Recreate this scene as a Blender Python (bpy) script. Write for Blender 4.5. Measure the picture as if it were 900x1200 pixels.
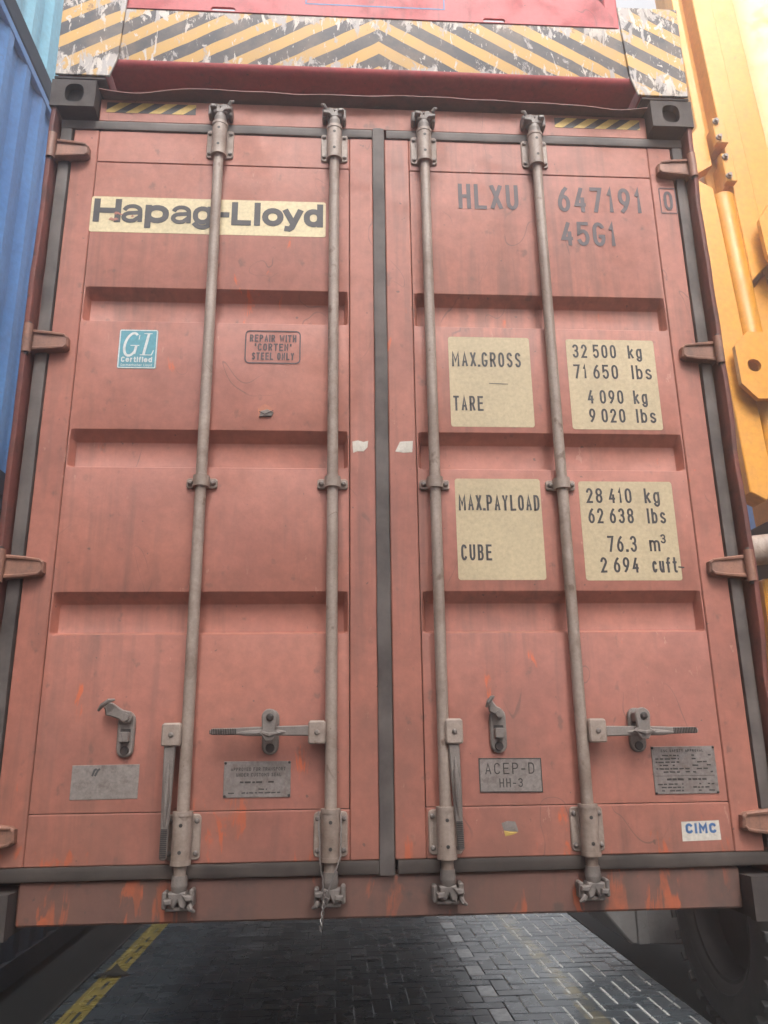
import bpy, bmesh, math, random
from mathutils import Vector, Matrix, noise as mnoise
random.seed(7)
for o in list(bpy.data.objects): bpy.data.objects.remove(o)
scene = bpy.context.scene
col = scene.collection

# ------------------------------------------------------------------ camera, light, exposure
ZC = 1.0                                     # the container hangs one metre above the paving
CX, CY, CZ, YAW, PITCH, ROLL, FPX = -0.15569, -2.42965, 0.52573 + ZC, 0.062628, 0.278882, -0.01334, 918.876
f_ = Vector((math.sin(YAW)*math.cos(PITCH), math.cos(YAW)*math.cos(PITCH), math.sin(PITCH)))
r_ = Vector((math.cos(YAW), -math.sin(YAW), 0)); u_ = r_.cross(f_)
r2 = math.cos(ROLL)*r_ + math.sin(ROLL)*u_; u2 = -math.sin(ROLL)*r_ + math.cos(ROLL)*u_
cam_d = bpy.data.cameras.new('camera'); cam = bpy.data.objects.new('camera', cam_d); col.objects.link(cam)
cam.matrix_world = Matrix(((r2.x, u2.x, -f_.x, CX), (r2.y, u2.y, -f_.y, CY), (r2.z, u2.z, -f_.z, CZ), (0, 0, 0, 1)))
cam_d.sensor_fit = 'HORIZONTAL'; cam_d.sensor_width = 36.0; cam_d.lens = 36.0*FPX/900.0
cam_d.clip_start = 0.05; cam_d.clip_end = 3000
scene.camera = cam
SUN_EL, SUN_AZ = math.radians(49), math.radians(175)          # azimuth from +y towards +x
w = bpy.data.worlds.new('World'); scene.world = w; w.use_nodes = True
nt = w.node_tree; bg = nt.nodes['Background']
sky = nt.nodes.new('ShaderNodeTexSky'); sky.sky_type = 'NISHITA'; sky.sun_disc = False
sky.sun_elevation = SUN_EL; sky.sun_rotation = SUN_AZ; sky.air_density = 1.0; sky.dust_density = 6.0; sky.ozone_density = 0.6
hs = nt.nodes.new('ShaderNodeHueSaturation'); hs.inputs['Saturation'].default_value = 0.14      # thin white cloud over the whole sky
nt.links.new(sky.outputs[0], hs.inputs['Color']); nt.links.new(hs.outputs[0], bg.inputs[0]); bg.inputs[1].default_value = 0.12
sd = bpy.data.lights.new('sun', 'SUN'); sd.energy = 0.6; sd.angle = math.radians(22); sd.color = (1, 0.96, 0.9)
sun = bpy.data.objects.new('sun', sd); col.objects.link(sun)
sdir = Vector((math.sin(SUN_AZ)*math.cos(SUN_EL), math.cos(SUN_AZ)*math.cos(SUN_EL), math.sin(SUN_EL)))
sun.rotation_euler = sdir.to_track_quat('Z', 'Y').to_euler(); sun.location = (6, 8, 14)
vs = scene.view_settings; vs.view_transform = 'Standard'; vs.look = 'None'; vs.exposure = 1.95; vs.gamma = 1.0
vs.use_curve_mapping = False

# ------------------------------------------------------------------ material helpers
MATS = {}
class NT:
    def __init__(s, name):
        s.m = bpy.data.materials.new(name); s.m.use_nodes = True; s.t = s.m.node_tree
        s.b = s.t.nodes['Principled BSDF']; s.pos = s.t.nodes.new('ShaderNodeNewGeometry').outputs['Position']; MATS[name] = s.m
    def n(s, k): return s.t.nodes.new(k)
    def l(s, a, b): s.t.links.new(a, b)
    def val(s, sock, v):
        if isinstance(v, (int, float)): sock.default_value = v
        elif isinstance(v, tuple): sock.default_value = v if len(v) == len(sock.default_value) else v + (1,)
        else: s.l(v, sock)
    def math(s, op, a, b=0.0, c=0.0, clamp=False):
        n = s.n('ShaderNodeMath'); n.operation = op; n.use_clamp = clamp
        s.val(n.inputs[0], a); s.val(n.inputs[1], b); s.val(n.inputs[2], c); return n.outputs[0]
    def scale(s, v, sc, off=(0, 0, 0)):
        n = s.n('ShaderNodeMapping'); s.l(v, n.inputs[0]); n.inputs['Scale'].default_value = sc; n.inputs['Location'].default_value = off; return n.outputs[0]
    def noise(s, vec, scale, detail=4, rough=0.55, dist=0.0):
        n = s.n('ShaderNodeTexNoise'); s.l(vec, n.inputs['Vector']); n.inputs['Scale'].default_value = scale
        n.inputs['Detail'].default_value = detail; n.inputs['Roughness'].default_value = rough; n.inputs['Distortion'].default_value = dist; return n.outputs[0]
    def ramp(s, v, a, b, lo=0.0, hi=1.0):
        n = s.n('ShaderNodeMapRange'); n.clamp = True; s.l(v, n.inputs[0])
        n.inputs[1].default_value = a; n.inputs[2].default_value = b; n.inputs[3].default_value = lo; n.inputs[4].default_value = hi; return n.outputs[0]
    def mix(s, f, a, b):
        n = s.n('ShaderNodeMix'); n.data_type = 'RGBA'; s.val(n.inputs[0], f); s.val(n.inputs[6], a); s.val(n.inputs[7], b); return n.outputs[2]
    def mul(s, a, b): return s.math('MULTIPLY', a, b)
    def sep(s, v):
        n = s.n('ShaderNodeSeparateXYZ'); s.l(v, n.inputs[0]); return n.outputs
    def color(s, c): s.val(s.b.inputs['Base Color'], c)
    def rough(s, v): s.val(s.b.inputs['Roughness'], v)
    def metal(s, v): s.val(s.b.inputs['Metallic'], v)
    def bump(s, h, strength=0.2, dist=0.004):
        n = s.n('ShaderNodeBump'); n.inputs['Strength'].default_value = strength; n.inputs['Distance'].default_value = dist
        s.l(h, n.inputs['Height']); s.l(n.outputs[0], s.b.inputs['Normal'])

def paint(name, c1, c2, dirt=(0.05, 0.04, 0.035), dirt_amt=0.5, rough=0.55, dent=0.0, patches=None, patch_top=1.9, scale=1.0, speck=0.5, streak=0.5, spec=.5):
    t = NT(name); t.b.inputs['Specular IOR Level'].default_value = spec
    big = t.ramp(t.noise(t.scale(t.pos, (1, 1, .7)), 2.2*scale, 3), .32, .68)
    c = t.mix(big, c1, c2)
    fine = t.ramp(t.noise(t.pos, 26*scale, 3, .65), .3, .75, .84, 1.12)
    mm = t.n('ShaderNodeVectorMath'); mm.operation = 'SCALE'; t.l(c, mm.inputs[0]); t.l(fine, mm.inputs['Scale']); c = mm.outputs[0]
    if patches:
        z = t.sep(t.pos)[2]
        m1 = t.noise(t.scale(t.pos, (1, 1, .55)), 5.5, 4, .6, .4); m2 = t.noise(t.scale(t.pos, (2.2, 1, .6), (3, 1, 7)), 8.0, 4, .68, .6)
        low = t.ramp(z, patch_top, patch_top-1.0, 0.0, .12); low2 = t.ramp(z, 1.40, 1.02, 0.0, .085)
        msum = t.math('ADD', t.math('ADD', t.mul(m1, m2), t.mul(low, .62)), t.mul(low2, .75))
        c = t.mix(t.ramp(msum, .405, .445, 0, .85), c, patches)
    if streak:
        st = t.noise(t.scale(t.pos, (9, 9, .55)), 3.2, 3, .62, .3); st2 = t.noise(t.scale(t.pos, (1, 1, 1), (5, 5, 5)), 1.7, 3)
        c = t.mix(t.mul(t.ramp(t.mul(st, st2), .27, .44), streak), c, dirt)
    if patches:
        gm = t.ramp(t.math('ADD', t.noise(t.scale(t.pos, (1, 1, .35), (1, 6, 3)), 6, 4, .65), t.ramp(z, 1.95, 1.05, -.25, .22)), .42, .85, 0, .6)  # grime thickening downwards, with the doors' light falloff put into its colour
        c = t.mix(gm, c, (.155, .082, .06))
    sp = t.ramp(t.noise(t.scale(t.pos, (1, 1, .8), (9, 3, 1)), 21, 3, .5), .66, .74)
    c = t.mix(t.mul(sp, speck), c, dirt)
    gr = t.ramp(t.noise(t.scale(t.pos, (1, 1, 1), (2, 8, 4)), 4.5, 5, .72, .2), .5, .78)
    c = t.mix(t.mul(gr, dirt_amt), c, dirt)
    # thin wandering scratches
    v = t.noise(t.scale(t.pos, (1.3, 1.3, .8), (11, 4, 2)), 3.0, 2, .4, .8)
    ln = t.ramp(t.math('ABSOLUTE', t.math('SUBTRACT', v, .585)), .0012, .0035, 1, 0)
    lm = t.ramp(t.noise(t.scale(t.pos, (1, 1, 1), (1, 2, 9)), 5.0, 2), .55, .62)
    c = t.mix(t.mul(t.mul(ln, lm), .55), c, dirt)
    pit = t.noise(t.scale(t.pos, (1, 1, .9), (6, 1, 8)), 48*scale**.5, 2, .5)
    c = t.mix(t.mul(t.ramp(pit, .735, .765), .75), c, dirt)
    t.color(c); t.rough(t.ramp(gr, 0, 1, rough, min(1, rough+.25)))
    if dent:
        sc = t.noise(t.scale(t.pos, (3.2, 1, 1.1), (2, 2, 5)), 13, 4, .7, .3); sm = t.ramp(t.noise(t.scale(t.pos, (1, 1, 1), (8, 8, 3)), 3.3, 2), .52, .62)
        scf = t.mul(t.ramp(sc, .655, .675), sm); c = t.mix(t.mul(scf, .5), c, (.50, .27, .205)); t.color(c)
        big_h = t.noise(t.scale(t.pos, (1, 1, .8), (3, 3, 3)), 4.2, 2, .45)
        t.bump(t.math('ADD', t.mul(t.noise(t.pos, 60, 2, .6), .045), big_h), dent, .02)
    else: t.bump(t.noise(t.pos, 55*scale, 2, .6), .12, .003)
    return t.m

M_RED = paint('container_paint', (.40, .142, .096), (.35, .124, .090), patches=(.60, .112, .028), dirt=(.10, .062, .05), dirt_amt=.26, speck=.5, streak=.42, dent=.34)
M_SILL = paint('sill_paint', (.19, .084, .063), (.135, .067, .054), patches=(.58, .115, .03), patch_top=1.75, dirt=(.075, .055, .046), dirt_amt=.85, speck=.7, streak=.6)
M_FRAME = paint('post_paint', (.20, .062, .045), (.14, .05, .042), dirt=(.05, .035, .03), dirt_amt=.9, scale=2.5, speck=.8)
M_CAST = paint('casting_steel', (.05, .041, .038), (.075, .06, .053), dirt=(.02, .017, .015), dirt_amt=.9, scale=4, rough=.75)
M_HINGE = paint('hinge_paint', (.34, .155, .10), (.24, .12, .085), dirt=(.07, .05, .04), dirt_amt=.8, scale=5)
M_ROD = paint('galvanized_paint', (.37, .29, .24), (.29, .225, .185), dirt=(.12, .07, .045), dirt_amt=.95, scale=4, streak=.5, speck=.9, rough=.5)
M_RODDK = paint('dirty_steel', (.17, .145, .13), (.25, .21, .185), dirt=(.05, .04, .035), dirt_amt=.8, scale=7, streak=.3, rough=.55)
M_SPRED = paint('spreader_red', (.46, .050, .055), (.40, .055, .06), dirt=(.08, .03, .03), dirt_amt=.45, scale=2)
M_YEL = paint('crane_yellow', (.60, .255, .022), (.55, .235, .020), dirt=(.30, .14, .03), dirt_amt=.25, speck=.15, streak=.2, rough=.4)
M_GREYP = paint('crane_grey', (.17, .16, .155), (.14, .135, .13), dirt=(.08, .07, .07), dirt_amt=.5)
M_BLUE1 = paint('blue_paint', spec=.3, rough=.55, c1=(.07, .18, .41), c2=(.09, .22, .46), dirt=(.11, .14, .22), dirt_amt=.35, speck=.2, streak=.35)
M_BLUE2 = paint('glare_blue_paint', spec=.3, rough=.55, c1=(.22, .48, .60), c2=(.26, .52, .63), dirt=(.2, .27, .31), dirt_amt=.3, speck=.15, streak=.3)  # sky glare on the top container is painted in as paler blue
M_NAVY = paint('navy_paint', spec=.12, rough=.8, c1=(.018, .028, .045), c2=(.024, .034, .05), dirt=(.02, .02, .02), dirt_amt=.4)
M_RAIL = paint('dark_rail_paint', spec=.12, rough=.8, c1=(.012, .016, .026), c2=(.02, .024, .034), dirt=(.03, .03, .03), dirt_amt=.3)

def plain(name, c, rough=.6, var=.2, scale=30, metal=0.0, bump=.1):
    t = NT(name); f = t.ramp(t.noise(t.pos, scale, 5, .6), .3, .7, 1-var, 1+var)
    mm = t.n('ShaderNodeVectorMath'); mm.operation = 'SCALE'; mm.inputs[0].default_value = c; t.l(f, mm.inputs['Scale'])
    t.color(mm.outputs[0]); t.rough(rough); t.metal(metal)
    if bump: t.bump(t.noise(t.pos, scale*2.5, 4), bump, .003)
    return t.m
M_GASK = plain('gasket_rubber', (.082, .069, .062), .68, .6, 7)
M_GASKLO = plain('gasket_rubber_dusty', (.050, .040, .034), .75, .65, 6)
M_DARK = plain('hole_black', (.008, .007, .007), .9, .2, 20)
M_BOLT = plain('bolt_steel', (.19, .16, .14), .5, .3, 60)
M_BOLTDK = plain('dark_bolt', (.03, .025, .022), .6, .3, 60)
M_INK = plain('stencil_ink', (.075, .058, .064), .6, .15, 30)
M_INKDK = plain('dark_ink', (.042, .040, .043), .6, .25, 30)
M_TYRE = plain('tyre_rubber', (.040, .038, .037), .55, .35, 14, bump=.3)
M_RIM = plain('rim_paint', (.02, .018, .018), .6, .3, 12)
M_WIRE = plain('seal_wire', (.30, .27, .25), .35, .3, 40, .6)
M_LEAF = plain('dry_leaf', (.022, .020, .016), .8, .4, 30)

def sticker_mat(name, c, wear_c, lo, hi, grain=.14):
    t = NT(name)
    wv = t.ramp(t.noise(t.pos, 34, 7, .7), lo, hi)
    g = t.ramp(t.noise(t.pos, 70, 4, .65), .3, .7, 1-grain, 1+grain)
    g2 = t.ramp(t.noise(t.scale(t.pos, (1, 1, 1), (4, 4, 4)), 3.5, 4, .6), .3, .7, 1-grain*.8, 1+grain*.8)
    mm = t.n('ShaderNodeVectorMath'); mm.operation = 'SCALE'; mm.inputs[0].default_value = c; t.l(t.mul(g, g2), mm.inputs['Scale'])
    t.color(t.mix(wv, mm.outputs[0], wear_c)); t.rough(.55); return t.m
M_CREAM = sticker_mat('cream_sticker', (.60, .49, .29), (.40, .26, .16), .66, .8)
M_CREAM2 = sticker_mat('gold_sticker', (.47, .37, .225), (.30, .21, .13), .64, .82, .12)
M_WHITE = sticker_mat('white_sticker', (.52, .47, .40), (.30, .24, .19), .6, .8)
M_TEAL = sticker_mat('teal_sticker', (.085, .30, .36), (.3, .36, .36), .68, .82)
M_TEXTW = sticker_mat('pale_print', (.62, .64, .62), (.2, .4, .42), .66, .8)
M_CBLUE = sticker_mat('blue_print', (.05, .13, .29), (.3, .3, .3), .7, .85)
M_PLATE = sticker_mat('metal_plate', (.235, .20, .18), (.11, .085, .075), .5, .72, .25)
M_PLATE2 = sticker_mat('dull_plate', (.20, .17, .155), (.13, .095, .08), .48, .7, .25)
M_BLACK = sticker_mat('hazard_black', (.028, .026, .026), (.12, .10, .08), .62, .8)
M_HYEL = sticker_mat('hazard_yellow', (.55, .36, .085), (.2, .15, .08), .6, .8)
M_FRESH = sticker_mat('primer_orange', (.46, .15, .07), (.4, .14, .09), .4, .6)

def hazard_paint():
    t = NT('spreader_hazard_paint'); x, y, z = t.sep(t.pos)
    wob = t.mul(t.math('SUBTRACT', t.noise(t.pos, 9, 3), .5), .012)
    s = t.math('ADD', t.math('ADD', z, t.mul(t.math('ABSOLUTE', x), .62)), wob)
    fr = t.math('FRACT', t.math('DIVIDE', t.math('ADD', s, .028), .118))
    blk = t.ramp(t.math('ABSOLUTE', t.math('SUBTRACT', fr, .5)), .255, .262, 1, 0)
    c = t.mix(blk, (.58, .33, .085), (.042, .042, .050))
    # paint worn away: chips bunched along the edges and gouges running up and down
    zz = t.math('ABSOLUTE', t.math('SUBTRACT', z, 3.102+ZC)); edge = t.ramp(zz, .05, .14, 0, .10)
    n1 = t.noise(t.scale(t.pos, (1, 1, .42)), 17, 7, .68, .5); n2 = t.noise(t.scale(t.pos, (1.5, 1, .55), (3, 0, 2)), 19, 6, .72, .8)
    chip = t.ramp(t.math('ADD', n1, edge), .585, .63); chip2 = t.ramp(t.math('ADD', n2, t.mul(edge, .9)), .61, .635)
    c = t.mix(chip, c, (.42, .38, .36)); c = t.mix(chip2, c, (.60, .54, .48))
    rust = t.ramp(t.math('ADD', t.noise(t.scale(t.pos, (1, 1, 1), (7, 7, 1)), 12, 6, .7), t.mul(edge, .8)), .66, .74)
    c = t.mix(t.mul(rust, .8), c, (.16, .075, .055))
    c = t.mix(t.mul(t.ramp(t.noise(t.pos, 5, 6, .7), .42, .75), .5), c, (.34, .24, .16))
    t.color(c); t.rough(.6); t.bump(t.math('ADD', chip, chip2), .35, .002); return t.m
M_HAZ = hazard_paint()

def paver_mat(name, edge):
    t = NT(name); x, y, z = t.sep(t.pos)
    oi = t.n('ShaderNodeObjectInfo'); rnd = oi.outputs['Random']
    nb = t.noise(t.pos, 2.2, 4)
    base = t.mix(t.ramp(nb, .3, .7), (.036, .046, .054), (.057, .069, .079))
    cells = t.n('ShaderNodeTexWhiteNoise'); sn = t.n('ShaderNodeVectorMath'); sn.operation = 'SNAP'; sn.inputs[1].default_value = (.11, .11, 9)
    t.l(t.pos, sn.inputs[0]); t.l(sn.outputs[0], cells.inputs[0])
    f = t.math('ADD', t.ramp(t.noise(t.pos, 60, 5, .65), .25, .75, .75, 1.2), t.math('SUBTRACT', t.mul(rnd, .22), .11))
    mm = t.n('ShaderNodeVectorMath'); mm.operation = 'SCALE'; t.l(base, mm.inputs[0]); t.l(f, mm.inputs['Scale']); c = mm.outputs[0]
    wear = t.noise(t.pos, 14, 6, .7)
    wl = t.math('ADD', x, 1.657)
    m = t.mul(t.ramp(t.math('ABSOLUTE', wl), .066, .071, 1, 0), t.ramp(wear, .22, .32))
    dash = t.mul(t.ramp(t.math('ABSOLUTE', t.math('SUBTRACT', x, -1.640)), .008, .011, 1, 0), t.ramp(t.math('FRACT', t.math('DIVIDE', y, .30)), .6, .63, 1, 0))
    m = t.mul(m, t.math('SUBTRACT', 1.0, dash))
    c = t.mix(t.mul(m, .85), c, (.31, .235, .05))
    mr = t.mul(t.ramp(t.math('ABSOLUTE', t.math('SUBTRACT', x, 1.30)), .052, .06, 1, 0), t.ramp(t.noise(t.pos, 7, 6, .7), .40, .60))
    c = t.mix(t.mul(mr, .55), c, (.28, .22, .09))
    if edge: c = t.mix(.85, c, (.70, .70, .67))  # pale colour stands in for light glinting on the chamfers
    t.b.inputs['Specular IOR Level'].default_value = .8; t.color(c); t.rough(t.ramp(t.noise(t.pos, 5, 5, .6), .3, .7, .2, .36)); t.bump(t.noise(t.pos, 120, 4, .6), .25, .003)
    return t.m
M_PAVE = paver_mat('paver_concrete', False); M_PEDGE = paver_mat('paver_glint_edge', True)
M_PWHITE = plain('paver_white', (.70, .68, .64), .26, .2, 20); M_PWHITE.node_tree.nodes['Principled BSDF'].inputs['Specular IOR Level'].default_value = .8
M_JOINT = plain('joint_bed', (.022, .023, .024), .9, .3, 30)
def shaded_asphalt():
    t = NT('shaded_asphalt'); n = t.noise(t.pos, 90, 5, .7); b = t.noise(t.pos, 1.2, 4)
    c = t.mix(t.ramp(b, .3, .7), (.010, .011, .012), (.017, .018, .019)); c = t.mix(t.ramp(n, .55, .75), c, (.028, .028, .028))  # near-black, so the colour itself carries the shade beside the lane
    t.b.inputs['Specular IOR Level'].default_value = .15; t.color(c); t.rough(.9); t.bump(n, .4, .006); return t.m
M_ASPH = shaded_asphalt()

# ------------------------------------------------------------------ mesh helpers
class MB:
    def __init__(s): s.v = []; s.f = []; s.m = []; s.k = 0
    def add(s, verts, faces, mat=0):
        o = len(s.v); s.v += [tuple(v) for v in verts]; s.f += [[i+o for i in f] for f in faces]; s.m += [mat]*len(faces); return s
    def _bm(s, bm, mat):
        bm.verts.index_update(); s.add([v.co[:] for v in bm.verts], [[v.index for v in f.verts] for f in bm.faces], mat); bm.free()
    def box(s, x0, x1, y0, y1, z0, z1, bev=0.0, mat=0, seg=1):
        bm = bmesh.new(); vs_ = [bm.verts.new(c) for c in ((x0,y0,z0),(x1,y0,z0),(x1,y1,z0),(x0,y1,z0),(x0,y0,z1),(x1,y0,z1),(x1,y1,z1),(x0,y1,z1))]
        for f in ((3,2,1,0),(4,5,6,7),(0,1,5,4),(1,2,6,5),(2,3,7,6),(3,0,4,7)): bm.faces.new([vs_[i] for i in f])
        if bev: bmesh.ops.bevel(bm, geom=bm.edges[:], offset=bev, segments=seg, profile=.5, affect='EDGES', clamp_overlap=True)
        s._bm(bm, mat); return s
    def prism(s, pts, y0, y1, bev=0.0, mat=0):          # outline in x,z pushed through y
        bm = bmesh.new(); a = [bm.verts.new((x, y0, z)) for x, z in pts]; b = [bm.verts.new((x, y1, z)) for x, z in pts]; n = len(pts)
        fr = bm.faces.new(a); bm.faces.new(b[::-1])
        for i in range(n): bm.faces.new((a[i], b[i], b[(i+1) % n], a[(i+1) % n]))
        bmesh.ops.recalc_face_normals(bm, faces=bm.faces[:])
        if bev: bmesh.ops.bevel(bm, geom=list(fr.edges), offset=bev, segments=1, profile=.5, affect='EDGES', clamp_overlap=True)
        s._bm(bm, mat); return s
    def cyl(s, p0, p1, r0, r1=None, n=16, mat=0, caps=True):
        r1 = r0 if r1 is None else r1; p0 = Vector(p0); p1 = Vector(p1); d = (p1-p0).normalized()
        a = d.orthogonal().normalized(); b = d.cross(a); V = []
        for p, r in ((p0, r0), (p1, r1)):
            for i in range(n):
                t = 2*math.pi*i/n; V.append(p + a*r*math.cos(t) + b*r*math.sin(t))
        F = [[i, (i+1) % n, n+(i+1) % n, n+i] for i in range(n)]
        if caps: F += [list(range(n))[::-1], list(range(n, 2*n))]
        return s.add(V, F, mat)
    def tube(s, path, r, n=8, mat=0):
        P = [Vector(p) for p in path]; V = []; prev = None
        for i, p in enumerate(P):
            d = (P[min(i+1, len(P)-1)] - P[max(i-1, 0)]).normalized()
            a = d.orthogonal().normalized() if prev is None else (prev - d*prev.dot(d)).normalized(); prev = a; b = d.cross(a)
            rr = r[i] if isinstance(r, (list, tuple)) else r
            V += [p + a*rr*math.cos(2*math.pi*k/n) + b*rr*math.sin(2*math.pi*k/n) for k in range(n)]
        F = [[i*n+k, i*n+(k+1) % n, (i+1)*n+(k+1) % n, (i+1)*n+k] for i in range(len(P)-1) for k in range(n)]
        F += [list(range(n))[::-1], [(len(P)-1)*n+k for k in range(n)]]
        return s.add(V, F, mat)
    def lathe(s, c, prof, n=48, mat=0):                  # profile (axial x, radius) round an x axis
        V = []; m = len(prof)
        for i in range(n):
            t = 2*math.pi*i/n
            V += [(c[0]+a, c[1]+r*math.cos(t), c[2]+r*math.sin(t)) for a, r in prof]
        F = [[i*m+k, i*m+k+1, ((i+1) % n)*m+k+1, ((i+1) % n)*m+k] for i in range(n) for k in range(m-1)]
        return s.add(V, F, mat)
    def holed(s, rect, hole, y0, y1, mat=0, depth=None, hmat=None):
        # slab with an outline (x,z list) and a hole outline with as many points, front at y0
        n = len(rect); V = [(x, y0, z) for x, z in rect] + [(x, y0, z) for x, z in hole] + [(x, y1, z) for x, z in rect] + [(x, y1, z) for x, z in hole]
        F = []
        for i in range(n):
            j = (i+1) % n
            F += [[i, j, n+j, n+i], [2*n+j, 2*n+i, 3*n+i, 3*n+j], [j, i, 2*n+i, 2*n+j], [n+i, n+j, 3*n+j, 3*n+i]]
        return s.add(V, F, mat)
    def ribbon(s, pts, wd, y, mat=0, closed=False, cap=0):
        P = [Vector(q) for q in pts]; n = len(P); V = []; h = wd/2
        if cap and not closed:
            P[0] = P[0]+(P[0]-P[1]).normalized()*h*cap; P[-1] = P[-1]+(P[-1]-P[-2]).normalized()*h*cap
        for i in range(n):
            if closed: a, b = P[i-1], P[(i+1) % n]
            else: a, b = P[max(i-1, 0)], P[min(i+1, n-1)]
            d0 = (P[i]-a); d1 = (b-P[i])
            if d0.length < 1e-9: d0 = d1
            if d1.length < 1e-9: d1 = d0
            d0 = d0.normalized(); d1 = d1.normalized(); n0 = Vector((-d0.y, d0.x)); n1 = Vector((-d1.y, d1.x)); mt = n0+n1
            if mt.length < 1e-6: mt = n0
            mt.normalize(); k = h/max(.45, mt.dot(n0)); V += [P[i]+mt*k, P[i]-mt*k]
        s.k = (s.k+1) % 6; yy = y - s.k*.00005
        V3 = [(v.x, yy, v.y) for v in V]; F = [[2*i, 2*i+1, 2*i+3, 2*i+2] for i in range(n-1)]
        if closed: F.append([2*n-2, 2*n-1, 1, 0])
        return s.add(V3, F, mat)
    def xform(s, fn): s.v = [tuple(fn(*v)) for v in s.v]; return s
    def build(s, name, mats, parent=None, smooth=35, loc=None, recalc=False):
        me = bpy.data.meshes.new(name); me.from_pydata(s.v, [], s.f)
        for m in (mats if isinstance(mats, (list, tuple)) else [mats]): me.materials.append(m)
        me.polygons.foreach_set('material_index', s.m)
        if recalc:
            bm = bmesh.new(); bm.from_mesh(me); bmesh.ops.recalc_face_normals(bm, faces=bm.faces[:]); bm.to_mesh(me); bm.free()
        if smooth:
            me.polygons.foreach_set('use_smooth', [True]*len(me.polygons)); me.set_sharp_from_angle(angle=math.radians(smooth))
        me.update(); o = bpy.data.objects.new(name, me); col.objects.link(o)
        if parent: o.parent = parent
        if loc: o.location = loc
        return o
def tag(o, label=None, cat=None, group=None, kind=None):
    if label: o['label'] = label
    if cat: o['category'] = cat
    if group: o['group'] = group
    if kind: o['kind'] = kind
    return o
def empty(name, loc=(0, 0, 0)):
    o = bpy.data.objects.new(name, None); o.location = loc; o.empty_display_size = .2; col.objects.link(o); return o
def dup(o, parent, loc=None):
    c = o.copy(); col.objects.link(c); c.parent = parent
    if loc: c.location = loc
    return c
def arc(cx, cy, rx, ry, a0, a1, n=10):
    return [(cx+rx*math.cos(math.radians(a0+(a1-a0)*i/n)), cy+ry*math.sin(math.radians(a0+(a1-a0)*i/n))) for i in range(n+1)]
def stadium(x0, x1, z0, z1, n=8):
    r = min(x1-x0, z1-z0)/2; 
    if z1-z0 >= x1-x0: c = (x0+x1)/2; return arc(c, z1-r, r, r, 0, 180, n) + arc(c, z0+r, r, r, 180, 360, n)
    c = (z0+z1)/2; return arc(x1-r, c, r, r, -90, 90, n) + arc(x0+r, c, r, r, 90, 270, n)
def rrect(x0, x1, z0, z1, r, n=4):
    return arc(x1-r, z1-r, r, r, 0, 90, n)+arc(x0+r, z1-r, r, r, 90, 180, n)+arc(x0+r, z0+r, r, r, 180, 270, n)+arc(x1-r, z0+r, r, r, 270, 360, n)

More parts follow.
